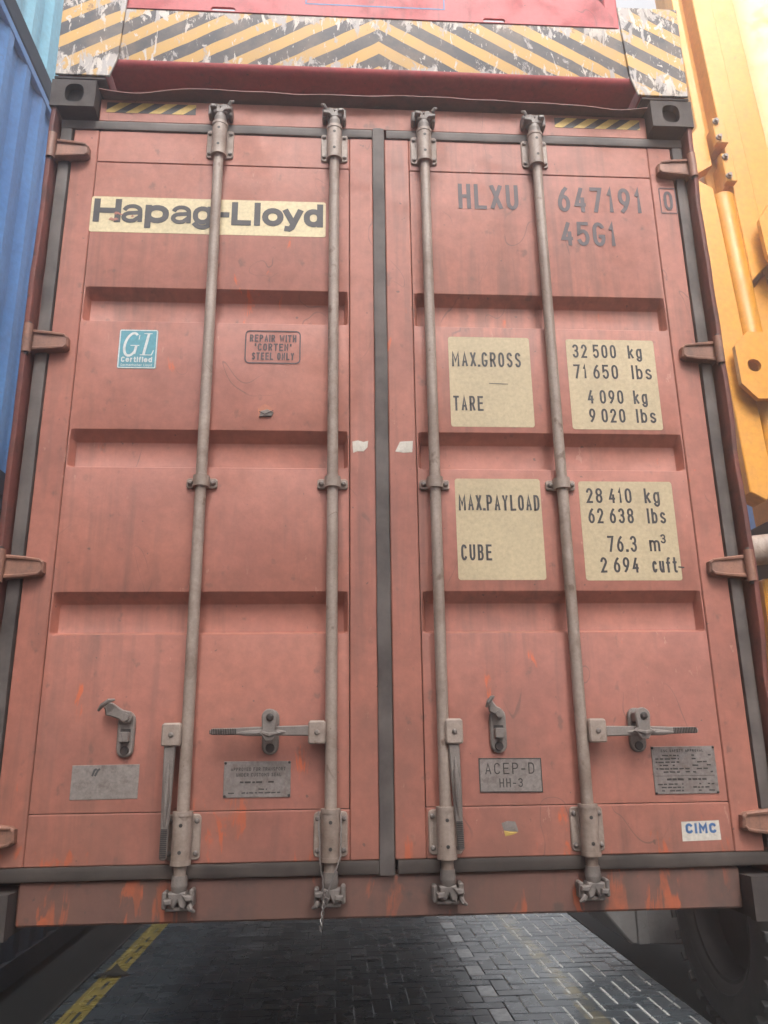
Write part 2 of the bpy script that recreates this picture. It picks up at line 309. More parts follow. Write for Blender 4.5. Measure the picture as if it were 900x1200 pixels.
# ------------------------------------------------------------------ stroke lettering (unit box: x 0..1 across the stroke centres, y 0..1)
def SO(y0=0., y1=1., k=.30): return (arc(.5, y1-k, .5, k, 0, 180, 9) + arc(.5, y0+k, .5, k, 180, 360, 9), True)
G = {
 '0': [SO()], 'O': [SO()], '1': [([(.12,.76),(.6,1),(.6,0)], 0)],
 '2': [(arc(.5,.72,.5,.28,170,-10,9)+[(.0,.0),(1,.0)], 0)],
 '3': [(arc(.48,.76,.5,.24,160,-75,9)+[(.42,.53)], 0), ([(.42,.53)]+arc(.48,.27,.52,.27,80,-160,10), 0)],
 '4': [([(.66,1),(.0,.26),(1,.26)], 0), ([(.76,.52),(.76,0)], 0)],
 '5': [([(.95,1),(.06,1),(.02,.54)]+arc(.48,.32,.52,.32,125,-150,11), 0)],
 '6': [([(.82,1),(.5,.86),(.16,.6),(.02,.38)], 0), SO(0,.62,.28)],
 '7': [([(0,1),(1,1),(.34,0)], 0)],
 '8': [SO(.53,1,.22), SO(0,.53,.25)],
 '9': [([(.18,0),(.5,.14),(.84,.4),(.98,.62)], 0), SO(.38,1,.28)],
 'A': [([(0,0),(.5,1),(1,0)], 0), ([(.17,.3),(.83,.3)], 0)],
 'B': [([(0,0),(0,1),(.55,1)]+arc(.55,.77,.4,.23,90,-90,7)+[(.0,.54)], 0), ([(.05,.54),(.55,.54)]+arc(.55,.27,.45,.27,90,-90,7)+[(.0,.0)], 0)],
 'C': [(arc(.5,.7,.5,.3,25,180,8)+arc(.5,.3,.5,.3,180,335,8), 0)],
 'D': [([(0,0),(0,1),(.45,1)]+arc(.45,.65,.55,.35,90,0,5)+arc(.45,.35,.55,.35,0,-90,5)+[(.0,.0)], 0)],
 'E': [([(1,1),(0,1),(0,0),(1,0)], 0), ([(0,.52),(.85,.52)], 0)],
 'F': [([(1,1),(0,1),(0,0)], 0), ([(0,.52),(.85,.52)], 0)],
 'G': [(arc(.5,.7,.5,.3,28,180,8)+arc(.5,.3,.5,.3,180,360,8)+[(1,.40),(.58,.40)], 0)],
 'H': [([(0,0),(0,1)], 0), ([(1,0),(1,1)], 0), ([(0,.5),(1,.5)], 0)],
 'I': [([(.5,0),(.5,1)], 0)], 'L': [([(0,1),(0,0),(1,0)], 0)],
 'M': [([(0,0),(0,1),(.5,.35),(1,1),(1,0)], 0)], 'N': [([(0,0),(0,1),(1,0),(1,1)], 0)],
 'P': [([(0,0),(0,1),(.55,1)]+arc(.55,.74,.45,.26,90,-90,8)+[(0,.48)], 0)],
 'R': [([(0,0),(0,1),(.55,1)]+arc(.55,.74,.45,.26,90,-90,8)+[(0,.48)], 0), ([(.5,.48),(1,0)], 0)],
 'S': [(arc(.5,.76,.47,.24,20,200,8)+[(.12,.62),(.85,.4)]+arc(.5,.25,.5,.25,20,-160,8), 0)],
 'T': [([(0,1),(1,1)], 0), ([(.5,1),(.5,0)], 0)], 'U': [([(0,1),(0,.3)]+arc(.5,.3,.5,.3,180,360,9)+[(1,.3),(1,1)], 0)],
 'V': [([(0,1),(.5,0),(1,1)], 0)], 'W': [([(0,1),(.25,0),(.5,.8),(.75,0),(1,1)], 0)],
 'X': [([(0,0),(1,1)], 0), ([(0,1),(1,0)], 0)], 'Y': [([(0,1),(.5,.5),(1,1)], 0), ([(.5,.5),(.5,0)], 0)],
 '-': [([(.0,.42),(1,.42)], 0)], '.': [([(.4,.0),(.6,.0)], 0)], '"': [([(.3,1),(.3,.75)], 0), ([(.7,1),(.7,.75)], 0)],
 'a': [(arc(.5,.52,.46,.23,165,0,9)+[(.98,.3),(.98,0)], 0), ([(.96,.42),(.48,.40)]+arc(.40,.19,.40,.20,95,270,8)+[(.62,.01),(.94,.20)], 0)],
 'b': [([(0,1),(0,0)], 0), SO(0,.72,.3)], 'd': [([(1,1),(1,0)], 0), SO(0,.72,.3)],
 'p': [([(0,.72),(0,-.28)], 0), SO(0,.72,.3)], 'g': [([(1,.72),(1,-.05)]+arc(.5,-.05,.5,.22,0,-160,7), 0), SO(0,.72,.3)],
 'c': [(arc(.5,.42,.5,.3,30,180,7)+arc(.5,.3,.5,.3,180,330,7), 0)], 'e': [([(0,.38),(1,.38)]+arc(.5,.42,.5,.3,0,180,8)+arc(.5,.3,.5,.3,180,320,7), 0)],
 'f': [([(.35,0),(.35,.8)]+arc(.7,.8,.35,.2,180,90,5)+[(.9,1)], 0), ([(0,.66),(.85,.66)], 0)],
 'h': [([(0,0),(0,1)], 0), ([(0,.45)]+arc(.5,.45,.5,.27,180,0,8)+[(1,0)], 0)],
 'i': [([(.5,0),(.5,.72)], 0), ([(.5,.9),(.5,1)], 0)], 'k': [([(0,0),(0,1)], 0), ([(.95,.7),(.05,.3)], 0), ([(.35,.42),(1,0)], 0)],
 'l': [([(.5,0),(.5,1)], 0)], 'm': [([(0,0),(0,.72)], 0), ([(0,.55)]+arc(.25,.52,.25,.2,180,0,6)+[(.5,0)], 0), ([(.5,.55)]+arc(.75,.52,.25,.2,180,0,6)+[(1,0)], 0)],
 'n': [([(0,0),(0,.72)], 0), ([(0,.45)]+arc(.5,.45,.5,.27,180,0,8)+[(1,0)], 0)], 'o': [SO(0,.72,.34)], 'r': [([(0,0),(0,.72)], 0), ([(0,.45)]+arc(.5,.45,.5,.27,180,70,5), 0)],
 's': [(arc(.5,.54,.45,.18,20,200,6)+[(.15,.44),(.85,.28)]+arc(.5,.18,.5,.18,20,-160,6), 0)],
 't': [([(.4,1),(.4,.15)]+arc(.7,.15,.3,.15,180,270,4)+[(.95,0)], 0), ([(0,.7),(.9,.7)], 0)],
 'u': [([(0,.72),(0,.3)]+arc(.5,.3,.5,.3,180,360,8)+[(1,.3)], 0), ([(1,.72),(1,0)], 0)],
 'v': [([(0,.72),(.5,0),(1,.72)], 0)], 'y': [([(0,.72),(.52,.02)], 0), ([(1,.72),(.42,-.2),(.25,-.28),(.05,-.26)], 0)],
}
NARROW = {'1': .62, 'I': .25, 'l': .25, 'i': .25, '.': .22, '-': .7, '"': .5, 'f': .7, 't': .7, 'M': 1.25, 'W': 1.4, 'm': 1.5, ' ': .55, 'r': .65}
def text(mb, s, x0, x1, z0, z1, sw, y, mat=0, gap=.42, slant=0.0, over=None, space=None):
    # one line fitted between x0 and x1, caps between z0 and z1
    N = dict(NARROW); N.update(over or {})
    if space: N[' '] = space
    wid = [N.get(c, 1.0) for c in s]; tot = sum(wid)+gap*(len(s)-1); L = x1-x0
    gapw = gap*L/tot; x = x0
    for c, wd in zip(s, wid):
        W = wd*L/tot
        if c == '.':
            mb.ribbon([(x+W/2-sw*.62, z0+sw*.6), (x+W/2+sw*.62, z0+sw*.6)], sw*1.2, y, mat); x += W+gapw; continue
        for pts, closed in G.get(c, []):
            inx = min(sw, W)/2; P = []
            for (a, b) in pts:
                zz = z0+sw/2+b*(z1-z0-sw); P.append((x+inx+a*(W-2*inx)+slant*(zz-z0), zz))
            mb.ribbon(P, sw, y, mat, closed, cap=.98 if abs(pts[0][0]-pts[1][0]) < 1e-6 or abs(pts[0][1]-pts[1][1]) < 1e-6 else .6)
        x += W+gapw

# ------------------------------------------------------------------ the ground
ground = MB().add([(-900, -900, -.03), (900, -900, -.03), (900, 900, -.03), (-900, 900, -.03)], [[0, 1, 2, 3]]).build('ground', M_ASPH, smooth=0); tag(ground, kind='structure')
PX0, PX1, PY0, PY1 = -1.80, 1.90, -5.0, 12.0
pavement = MB().box(PX0, PX1, PY0, PY1, -.02, -.007).build('pavement', M_JOINT, smooth=0); tag(pavement, kind='structure')
for nm, a, b in (('runway_shade', PX1+.012, 9.0), ('left_shade_strip', -9.0, PX0-.03)):  # dark ground strips: shade beside the lane is put into their colour
    o = MB().box(a, b, PY0, PY1, -.02, -.002).build(nm, M_ASPH, smooth=0); tag(o, kind='structure')
o = MB().box(PX0-.026, PX0-.004, PY0, PY1, -.02, .004, .003).build('kerb_strip', M_JOINT); tag(o, kind='structure')
U = .11
def paver_mesh(lx, ly, worn):
    h = .0014; c = .0075 if worn else .0045; a, b = lx/2-h, ly/2-h
    V = [(-a,-b,-.012),(a,-b,-.012),(a,b,-.012),(-a,b,-.012),(-a,-b,-c*.6),(a,-b,-c*.6),(a,b,-c*.6),(-a,b,-c*.6),(-a+c,-b+c,0),(a-c,-b+c,0),(a-c,b-c,0),(-a+c,b-c,0)]
    F = [[0,1,5,4],[1,2,6,5],[2,3,7,6],[3,0,4,7],[4,5,9,8],[5,6,10,9],[6,7,11,10],[7,4,8,11],[8,9,10,11]]
    return V, F, [0,0,0,0,0,1 if worn else 0,0,1 if worn else 0,0]  # second slot on the x-side chamfers holds the painted glints
PM = {}
def paver_data(lx, ly, mats, worn):
    k = (lx, ly, mats[0].name, worn)
    if k not in PM:
        V, F, mi = paver_mesh(lx, ly, worn)
        me = bpy.data.meshes.new('paver'); me.from_pydata(V, [], F)
        for m in mats: me.materials.append(m)
        me.polygons.foreach_set('material_index', mi); PM[k] = me
    return PM[k]
cands = []
ni, nj = int((PX1-PX0)/U)+4, int((PY1-PY0)/U)+4
for j in range(-2, nj):
    for i in range(-2, ni):
        k = (i-j) % 4
        if k == 0: kind, cx, cy = 'h', (i+1)*U, (j+.5)*U
        elif k == 3: kind, cx, cy = 'v', (i+.5)*U, (j+1)*U
        else: continue
        x, y = PX0+cx, PY0+cy; hx, hy = (U, U/2) if kind == 'h' else (U/2, U)
        xa, xb = max(x-hx, PX0), min(x+hx, PX1)
        if xb-xa < .03 or y-hy < PY0 or y+hy > PY1: continue
        cands.append((kind, (xa+xb)/2, y, round(xb-xa, 4), 2*hy))
def in_view(x, y):
    d = Vector((x, y, 0))-Vector((CX, CY, CZ)); zc = d.dot(f_)
    if zc < .1: return None
    px = 450+FPX*d.dot(r2)/zc; py = 600-FPX*d.dot(u2)/zc
    return (px, py) if -12 < px < 912 and 1070 < py < 1212 else None
vis = sorted([c for c in cands if in_view(c[1], c[2])], key=lambda c: (c[1]-CX)**2+(c[2]-CY)**2)
single = set(vis[:300])
rest = MB(); white_x = .77
for c in cands:
    kind, x, y, lx, ly = c; wht = abs(x-white_x) < .075 and kind == 'v' or (kind == 'h' and abs(x-white_x-.02) < .05)
    worn = x > .95 and y > 1.0  # picks the right-hand pavers whose chamfers get painted glints, not wear
    zj = random.uniform(-.0016, .0016)
    if c in single:
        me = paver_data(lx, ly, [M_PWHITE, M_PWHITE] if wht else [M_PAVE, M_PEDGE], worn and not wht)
        o = bpy.data.objects.new('paver', me); col.objects.link(o); o.parent = pavement; o.location = (x, y, zj)
        o.rotation_euler = (random.gauss(0, .006), random.gauss(0, .006), random.gauss(0, .004))
    else:
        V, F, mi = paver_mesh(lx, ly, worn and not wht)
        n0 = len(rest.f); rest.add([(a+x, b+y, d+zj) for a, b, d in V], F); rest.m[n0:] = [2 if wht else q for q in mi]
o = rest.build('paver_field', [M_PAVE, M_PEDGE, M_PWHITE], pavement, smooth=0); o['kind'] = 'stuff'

# ------------------------------------------------------------------ corner casting shared by all containers
def casting_mesh(mats):
    # local box: x 0..0.162, y 0..0.178 (front at 0), z 0..0.118
    mb = MB(); n = 28; cx, cz = .085, .059; rect = []; hole = []
    for i in range(n):
        t = 2*math.pi*(i+.5)/n; c, s_ = math.cos(t), math.sin(t); k = min(.5/abs(c) if c else 9, .5/abs(s_) if s_ else 9)
        rect.append((.081+.162*k*c, .059+.118*k*s_)); e = 2.8
        q = (abs(c)**e+abs(s_)**e)**(-1/e); hole.append((cx+.034*q*c, cz+.041*q*s_))
    for t in ((0, 0), (.162, 0), (.162, .118), (0, .118)):
        i = min(range(n), key=lambda i: (rect[i][0]-t[0])**2+(rect[i][1]-t[1])**2); rect[i] = t
    mb.holed(rect, hole, 0, .03); mb.box(.003, .159, .0301, .178, .003, .115)
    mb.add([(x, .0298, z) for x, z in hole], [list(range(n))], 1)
    o = mb.build('corner_casting', mats); me = o.data; bpy.data.objects.remove(o); return me
CAST = casting_mesh([M_CAST, M_DARK]); CAST_N = casting_mesh([M_RAIL, M_DARK]); CAST_B = casting_mesh([M_NAVY, M_DARK])
def put_cast(parent, me, x, y, z, flip=False, turn=False):
    o = bpy.data.objects.new('corner_casting', me); col.objects.link(o); o.parent = parent
    o.location = (x, y, z); o.scale = (-1 if flip else 1, -1 if turn else 1, 1); return o

def corrugated(mb, x, depth, y0, y1, z0, z1, pitch=.278, out=1):
    pr = [(0, 0), (.072, 0), (.14, depth), (.21, depth)]; pts = []; y = y0
    while y < y1:
        for a, d in pr:
            if y+a < y1: pts.append((y+a, d))
        y += pitch
    pts.append((y1, 0)); V = []
    for a, d in pts: V += [(x-out*d, a, z0), (x-out*d, a, z1)]
    F = [[2*i, 2*i+2, 2*i+3, 2*i+1] for i in range(len(pts)-1)]
    return mb.add(V, F if out > 0 else [f[::-1] for f in F])

# ------------------------------------------------------------------ the hanging container
C = empty('shipping_container', (0, 0, ZC)); LEN, HW, H = 12.19, 1.219, 2.896
tag(C, 'faded orange red container hanging door end first below the striped lifting beam', 'container')
for x, fl in ((-HW, False), (HW, True)):
    for z in (0, H-.118):
        put_cast(C, CAST, x, 0, z, fl); put_cast(C, CAST, x, LEN, z, fl, True)
for s in (-1, 1):
    # corner post: outer J-bar lip, dented, and the inner return
    mb = MB(); nz = 46; V = []; F = []
    amp = .005 if s < 0 else .010
    for i in range(nz+1):
        z = .118+(H-.236)*i/nz
        d = amp*(mnoise.noise((0, s*3.1, z*2.3))+.55*mnoise.noise((4, s*3.1, z*6.5)))-.003
        xo = s*(1.2165+min(d, .002)); xi = s*(1.196+d*.9); yl = .006+abs(d)*.8
        V += [(xo, .17, z), (xo, yl+.004, z), (xo-s*.004, yl, z), (xi+s*.003, yl, z), (xi, yl+.004, z), (xi, .074, z)]
    for i in range(nz):
        for k in range(5): F.append([i*6+k, i*6+k+1, i*6+7+k, i*6+6+k])
    if s > 0: F = [f[::-1] for f in F]
    mb.add(V, F); mb.box(min(s*1.196, s*1.150), max(s*1.196, s*1.150), .0735, .17, .118, H-.118)
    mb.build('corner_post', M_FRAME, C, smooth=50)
    mb = MB(); corrugated(mb, s*1.205, .036, .17, LEN-.17, .16, H-.06, out=s); mb.build('side_wall', M_RED, C, smooth=0)
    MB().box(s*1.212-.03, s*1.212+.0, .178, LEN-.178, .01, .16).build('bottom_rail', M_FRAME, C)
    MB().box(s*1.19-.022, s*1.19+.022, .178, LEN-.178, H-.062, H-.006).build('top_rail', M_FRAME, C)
MB().box(-1.18, 1.18, .19, LEN-.05, .10, .16).build('floor', M_RAIL, C)
MB().box(-1.17, 1.17, .13, LEN-.03, H-.025, H-.012).build('roof', M_RED, C)
MB().box(-1.15, 1.15, LEN-.06, LEN-.02, .12, H-.1).build('front_wall', M_RED, C)
hd = MB().box(-1.056, 1.056, .058, .15, 2.765, 2.868, .004).box(-1.056, 1.056, .10, .17, 2.868, 2.884).build('header', M_RED, C)
mb = MB(); n = 120; V = []; F = []
for i in range(n+1):                                      # bent rain gutter lip along the header
    x = -1.05+2.10*i/n; e = math.exp(-((abs(x)-.93)/.13)**2)
    d = .010*mnoise.noise((x*2.2, 0, 0))+.006*mnoise.noise((x*7, 5, 0))-.024*e
    V += [(x, .10, 2.884), (x, .060, 2.889+d*.4), (x, .012+.008*mnoise.noise((x*4, 9, 0)), 2.884+d), (x, .012+.008*mnoise.noise((x*4, 9, 0)), 2.881+d), (x, .064, 2.884+d*.4)]
for i in range(n):
    for k in range(4): F.append([i*5+k, i*5+k+1, i*5+6+k, i*5+5+k])
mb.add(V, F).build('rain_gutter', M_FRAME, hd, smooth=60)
def hazard_decal(x0, x1, parent):
    z0, z1 = 2.806, 2.852; mb = MB().box(x0, x1, .0572, .0578, z0, z1); st = .0855; lean = .062
    x = x0-.1
    while x < x1:
        poly = [(x, z0), (x+st*.52, z0), (x+st*.52+lean, z1), (x+lean, z1)]
        a = [(max(x0, min(x1, px)), pz) for px, pz in poly]
        if max(q[0] for q in a)-min(q[0] for q in a) > .01:
            cl = []
            for i in range(4):                             # clip the stripe to the sticker
                p, q = poly[i], poly[(i+1) % 4]
                if x0 <= p[0] <= x1: cl.append(p)
                for e in (x0, x1):
                    if (p[0]-e)*(q[0]-e) < 0: t = (e-p[0])/(q[0]-p[0]); cl.append((e, p[1]+t*(q[1]-p[1])))
            if len(cl) > 2: mb.add([(px, .0568, pz) for px, pz in cl], [list(range(len(cl)))], 1)
        x += st
    mb.build('hazard_sticker', [M_BLACK, M_HYEL], parent, smooth=0)
hazard_decal(-1.03, -.697, hd); hazard_decal(.69, 1.03, hd)
MB().box(-1.0565, 1.0565, .065, .17, .022, .136, .006).build('sill', M_SILL, C)

DY = .060                                                  # outer face of the door sheets
RZ = [2.062, 1.525, .975]; RB = [1.928, 1.391, .840]       # the three pressed-in bands
def door_panel(x0, x1, z0, z1):
    d = .040; zs = [z1]; prof = []
    for a, b in zip(RZ, RB): zs += [a, a-.034, b+.010, b]
    zs.append(z0); dep = [0]+[0, d, d, 0]*3+[0]
    e = .012; xs = [x0, x0+.004, x0+.004+e, x1-.004-e, x1-.004, x1]; V = []; F = []
    for z, dd in zip(zs, dep):
        for i, x in enumerate(xs): V.append((x, DY+(dd if 2 <= i <= 3 else 0), z))
    m = len(xs)
    for r in range(len(zs)-1):
        for i in range(m-1): F.append([r*m+i, (r+1)*m+i, (r+1)*m+i+1, r*m+i+1])
    mb = MB().add(V, F)
    zz = [z1, z0]; mb.add([(x0, DY, z1), (x0, DY, z0), (x0, DY+.02, z0), (x0, DY+.02, z1), (x1, DY, z1), (x1, DY, z0), (x1, DY+.02, z0), (x1, DY+.02, z1)], [[0, 3, 2, 1], [4, 5, 6, 7]])
    mb.add([(x0, DY, z1), (x1, DY, z1), (x1, DY+.02, z1), (x0, DY+.02, z1), (x0, DY, z0), (x1, DY, z0), (x1, DY+.02, z0), (x0, DY+.02, z0)], [[0, 1, 2, 3], [7, 6, 5, 4]])
    bm = bmesh.new(); vv = [bm.verts.new(v) for v in mb.v]
    for f in mb.f: bm.faces.new([vv[i] for i in f])
    bmesh.ops.remove_doubles(bm, verts=bm.verts[:], dist=1e-5)
    ed = [e_ for e_ in bm.edges if len(e_.link_faces) == 2 and e_.calc_face_angle(0) > .3]
    bmesh.ops.bevel(bm, geom=ed, offset=.0022, segments=2, profile=.5, affect='EDGES', clamp_overlap=True)
    r = MB(); r._bm(bm, 0); return r

def gasket(mb, a, b, axis, w0, w1, mat):
    # rubber lip strip running from a to b along axis ('x' or 'z'), spanning w0..w1 across
    ws = [w0, w0+.004, w0+(w1-w0)*.42, w0+(w1-w0)*.5, w0+(w1-w0)*.58, w1-.004, w1]; ys = [.074, .053, .0495, .0505, .0495, .0535, .074]
    V = []; F = []; n = 60
    for i in range(n+1):
        t = a+(b-a)*i/n; j = .0026*mnoise.noise((t*3.1, w0*7, 1))+.0012*mnoise.noise((t*11, w0*5, 2))
        for wv, y in zip(ws, ys):
            V.append((t, y+j*.6, wv+j) if axis == 'x' else (wv+j, y+j*.6, t))
    m = len(ws)
    for i in range(n):
        for k in range(m-1): F.append([i*m+k, i*m+k+1, (i+1)*m+k+1, (i+1)*m+k])
    mb.add(V, F, mat)

def rivet(mb, x, y, z, r=.006, h=.005, mat=0):
    mb.cyl((x, y+.004, z), (x, y-h*.4, z), r, r*.95, 10, mat, False); mb.cyl((x, y-h*.4, z), (x, y-h, z), r*.95, r*.45, 10, mat)

def make_door(side):
    s = side; D = empty('door', (0, 0, 0)); D.parent = C; X = lambda a: s*a
    bx = lambda mb, a, b, *r, **k: mb.box(min(X(a), X(b)), max(X(a), X(b)), *r, **k)
    xo, xi, g = 1.0480, .1125, .0028
    z_top, z_bot = 2.5845, .3195
    door_panel(min(X(xo-g), X(xi+g)), max(X(xo-g), X(xi+g)), z_bot+g, z_top-g).build('door_sheet', M_RED, D, smooth=40)
    bx(MB(), 1.139, xo, .0578, .09, .178, 2.724, bev=.003).build('stile', M_RED, D)
    bx(MB(), xi, .0205 if s > 0 else .026, .0578, .09, .178, 2.724, bev=.003).build('stile', M_RED, D)
    bx(MB(), xo-.001, xi+.001, .0588, .09, z_top, 2.724, bev=.003).build('rail', M_RED, D)
    bx(MB(), xo-.001, xi+.001, .0588, .09, .178, z_bot, bev=.003).build('rail', M_RED, D)
    bx(MB(), 1.13, .0, .106, .112, .17, 2.73).build('backing', M_RAIL, D)
    mb = MB()
    gasket(mb, X(1.186), X(.028), 'x', 2.722, 2.766, 0)
    gasket(mb, .19, 2.721, 'z', min(X(1.187), X(1.141)), max(X(1.187), X(1.141)), 0)
    gasket(mb, X(1.186), X(.028), 'x', .137, .180, 1)
    if s < 0: gasket(mb, .137, 2.768, 'z', -.029, .0215, 2)
    mb.build('gasket', [M_GASK, M_GASKLO, M_GASK], D, smooth=50, recalc=True)
    # hinges
    for hz in (2.612, 1.832, 1.050, .265):
        mb = MB(); y = .046
        out = [(1.200, hz-.040), (1.200, hz+.040), (1.165, hz+.036), (1.12, hz+.030), (1.085, hz+.026), (1.072, hz+.018), (1.070, hz-.018), (1.082, hz-.028), (1.15, hz-.034)]
        mb.prism([(X(a), b) for a, b in out], .028, .066, .006)
        inn = [(1.185, hz-.018), (1.185, hz+.020), (1.10, hz+.014), (1.086, hz+.008), (1.086, hz-.010), (1.10, hz-.018)]
        mb.tube([(X(1.186), .026, hz+.031), (X(1.13), .025, hz+.026), (X(1.084), .028, hz+.021), (X(1.075), .030, hz+.010)], [.007, .006, .005, .003], 6)
        mb.tube([(X(1.186), .026, hz-.032), (X(1.13), .025, hz-.029), (X(1.084), .028, hz-.022), (X(1.075), .030, hz-.010)], [.007, .006, .005, .003], 6)
        mb.cyl((X(1.199), .016, hz-.052), (X(1.199), .016, hz+.052), .0155, n=12)
        mb.cyl((X(1.199), .016, hz-.062), (X(1.199), .016, hz-.052), .009, n=10, mat=1); mb.cyl((X(1.199), .016, hz+.052), (X(1.199), .016, hz+.060), .009, n=10, mat=1)
        mb.build('hinge', [M_HINGE, M_CAST], D, recalc=True)
    RY = .032
    for k, rx in enumerate((.598, .170)):
        MB().cyl((X(rx), RY, .105), (X(rx), RY, 2.795), .0182, n=24).build('lock_rod', M_ROD, D)
        # top and bottom bearings
        for zb in (2.672, .252):
            if zb < 1 and rx > .5: pass
            mb = MB(); h = .068
            w0 = .050
            mb.prism(rrect(X(rx)-w0, X(rx)+w0, zb-h*.92, zb+h*.92, .012), .0515, .0585, .0025)
            mb.cyl((X(rx), RY, zb-h), (X(rx), RY, zb+h), .0275, n=24)
            mb.cyl((X(rx), RY, zb-h-.004), (X(rx), RY, zb-h+.008), .0295, n=24); mb.cyl((X(rx), RY, zb+h-.008), (X(rx), RY, zb+h+.004), .0295, n=24)
            for a in (-1, 1):
                for b in (-1, 1): rivet(mb, X(rx)+a*.0385, .0515, zb+b*.044, .0082, .007, 1)
            for b in (-1, 1): mb.cyl((X(rx), RY-.024, zb+b*.036), (X(rx), RY-.0283, zb+b*.036), .0055, n=8, mat=2)
            mb.build('bearing', [M_ROD, M_RODDK, M_BOLTDK], D, recalc=True)
        # saddle clamp half way up
        mb = MB(); zb = 1.333
        mb.prism([(X(rx)+a, zb+b) for a, b in ((-.05, -.012), (-.044, -.017), (.044, -.017), (.05, -.012), (.05, .012), (.044, .017), (-.044, .017), (-.05, .012))], .050, .0585, .002)
        mb.prism([(X(rx)+.0265*math.cos(t), RY-.0265*math.sin(t)) for t in [math.pi*i/12 for i in range(13)]]+[(X(rx)-.0265, .052), (X(rx)+.0265, .052)], -.0185, .0185, 0)
        nv = 30; mb.v[-nv:] = [(x, z, zb+y) for x, y, z in mb.v[-nv:]]
        for a in (-1, 1): rivet(mb, X(rx)+a*.037, .050, zb, .0095, .012, 1)
        mb.build('saddle_clamp', [M_ROD, M_BOLT], D, recalc=True)
        # cam ends with their keepers
        for up in (1, -1):
            zb = 2.775 if up > 0 else .118; m_ = 1 if (k == 0) == (s < 0) else -1
            mb = MB(); q = lambda a: X(rx)+m_*a
            mb.cyl((X(rx), RY, zb-up*.035), (X(rx), RY, zb-up*.008), .0215, .0235, 18); mb.cyl((X(rx), RY, zb-up*.008), (X(rx), RY, zb+up*.012), .0235, .019, 18)
            mb.prism([(q(-.028), zb+up*.008), (q(.022), zb+up*.006), (q(.030), zb+up*.022), (q(.020), zb+up*.050), (q(.006), zb+up*.046), (q(.000), zb+up*.030), (q(-.010), zb+up*.048), (q(-.026), zb+up*.044)], .012, .050, .004)
            mb.prism([(q(.012), zb+up*.012), (q(.042), zb+up*.016), (q(.044), zb+up*.028), (q(.024), zb+up*.030)], .004, .030, .003)
            mb.prism([(q(-.036), zb+up*.024), (q(-.014), zb+up*.022), (q(-.012), zb+up*.036), (q(-.034), zb+up*.038)], .000, .034, .003)
            mb.build('cam_end', M_RODDK, D, recalc=True)
            mb = MB()
            mb.box(q(0)-.046, q(0)-.032, .022, .064, zb+.006 if up > 0 else zb-.052, zb+.052 if up > 0 else zb-.006, .004)
            mb.box(q(0)+.030, q(0)+.044, .018, .064, zb+.000 if up > 0 else zb-.048, zb+.048 if up > 0 else zb-.000, .004)
            zk = zb+up*.052; mb.box(q(0)-.036, q(0)+.030, .026, .064, zk-.006, zk+.006, .003)
            mb.tube([(q(.034), .012, zk-up*.012), (q(.040), .006, zk-up*.002), (q(.050), .010, zk+up*.004)], [.008, .007, .004], 7)
            mb.build('cam_keeper', M_RODDK, D, recalc=True)
    return D
DL = make_door(-1); DR = make_door(1)

# handles, hubs and catches
def hub(D, x0, x1, z0, z1):
    mb = MB(); mb.prism(rrect(x0, x1, z0, z1, .007, 3), -.002, .030, .004); rivet(mb, (x0+x1)/2, -.002, (z0+z1)/2, .0085, .006, 1)
    mb.box(x0+.004, x1-.004, .006, .034, z1-.010, z1+.002, .002); mb.build('handle_hub', [M_ROD, M_BOLT], D, recalc=True)
def handle_h(D, x0, x1, z):                                # lying level, hub end x0, grip end x1
    s = 1 if x1 > x0 else -1; L = abs(x1-x0); q = lambda t: x0+s*L*t; mb = MB()
    top = [(0, .0155), (.30, .014), (.55, .0125), (.72, .0105), (.97, .0095)]; pts = [(q(a), z+b) for a, b in top]+[(q(1.0), z+.004), (q(1.0), z-.006)]+[(q(a), z-b) for a, b in top[::-1]]
    mb.prism(pts, .006, .018, .003)
    mb.tube([(q(.22), .010, z-.003), (q(.32), .004, z-.004), (q(.5), .000, z-.005), (q(.62), .003, z-.006), (q(.74), .010, z-.006)], [.003, .0075, .0095, .008, .003], 8)
    for i in range(15):
        t = .735+.017*i; mb.box(q(t)-.0014, q(t)+.0014, .0035, .008, z-.0085, z+.0085, .0008, 1)
    mb.build('handle', [M_RODDK, M_BOLTDK], D, recalc=True)
def handle_v(D, x, z0, z1, lean):                           # hanging down from z0 to z1
    L = z0-z1; q = lambda t: x+lean*t; mb = MB(); Zt = lambda t: z0-L*t
    prof = [(0, .0165), (.25, .015), (.5, .0135), (.72, .011), (.98, .010)]
    mb.prism([(q(a)+b, Zt(a)) for a, b in prof]+[(q(1)+.005, Zt(1)), (q(1)-.005, Zt(1))]+[(q(a)-b, Zt(a)) for a, b in prof[::-1]], .006, .018, .003)
    mb.tube([(q(.10), .010, Zt(.10)), (q(.25), .002, Zt(.25)), (q(.42), -.003, Zt(.42)), (q(.6), .002, Zt(.6)), (q(.72), .009, Zt(.72))], [.003, .006, .0085, .0065, .003], 8)
    for i in range(15):
        t = .735+.017*i; mb.box(q(t)-.009, q(t)+.009, .0035, .008, Zt(t)-.0014, Zt(t)+.0014, .0008, 1)
    mb.build('handle', [M_RODDK, M_BOLTDK], D, recalc=True)
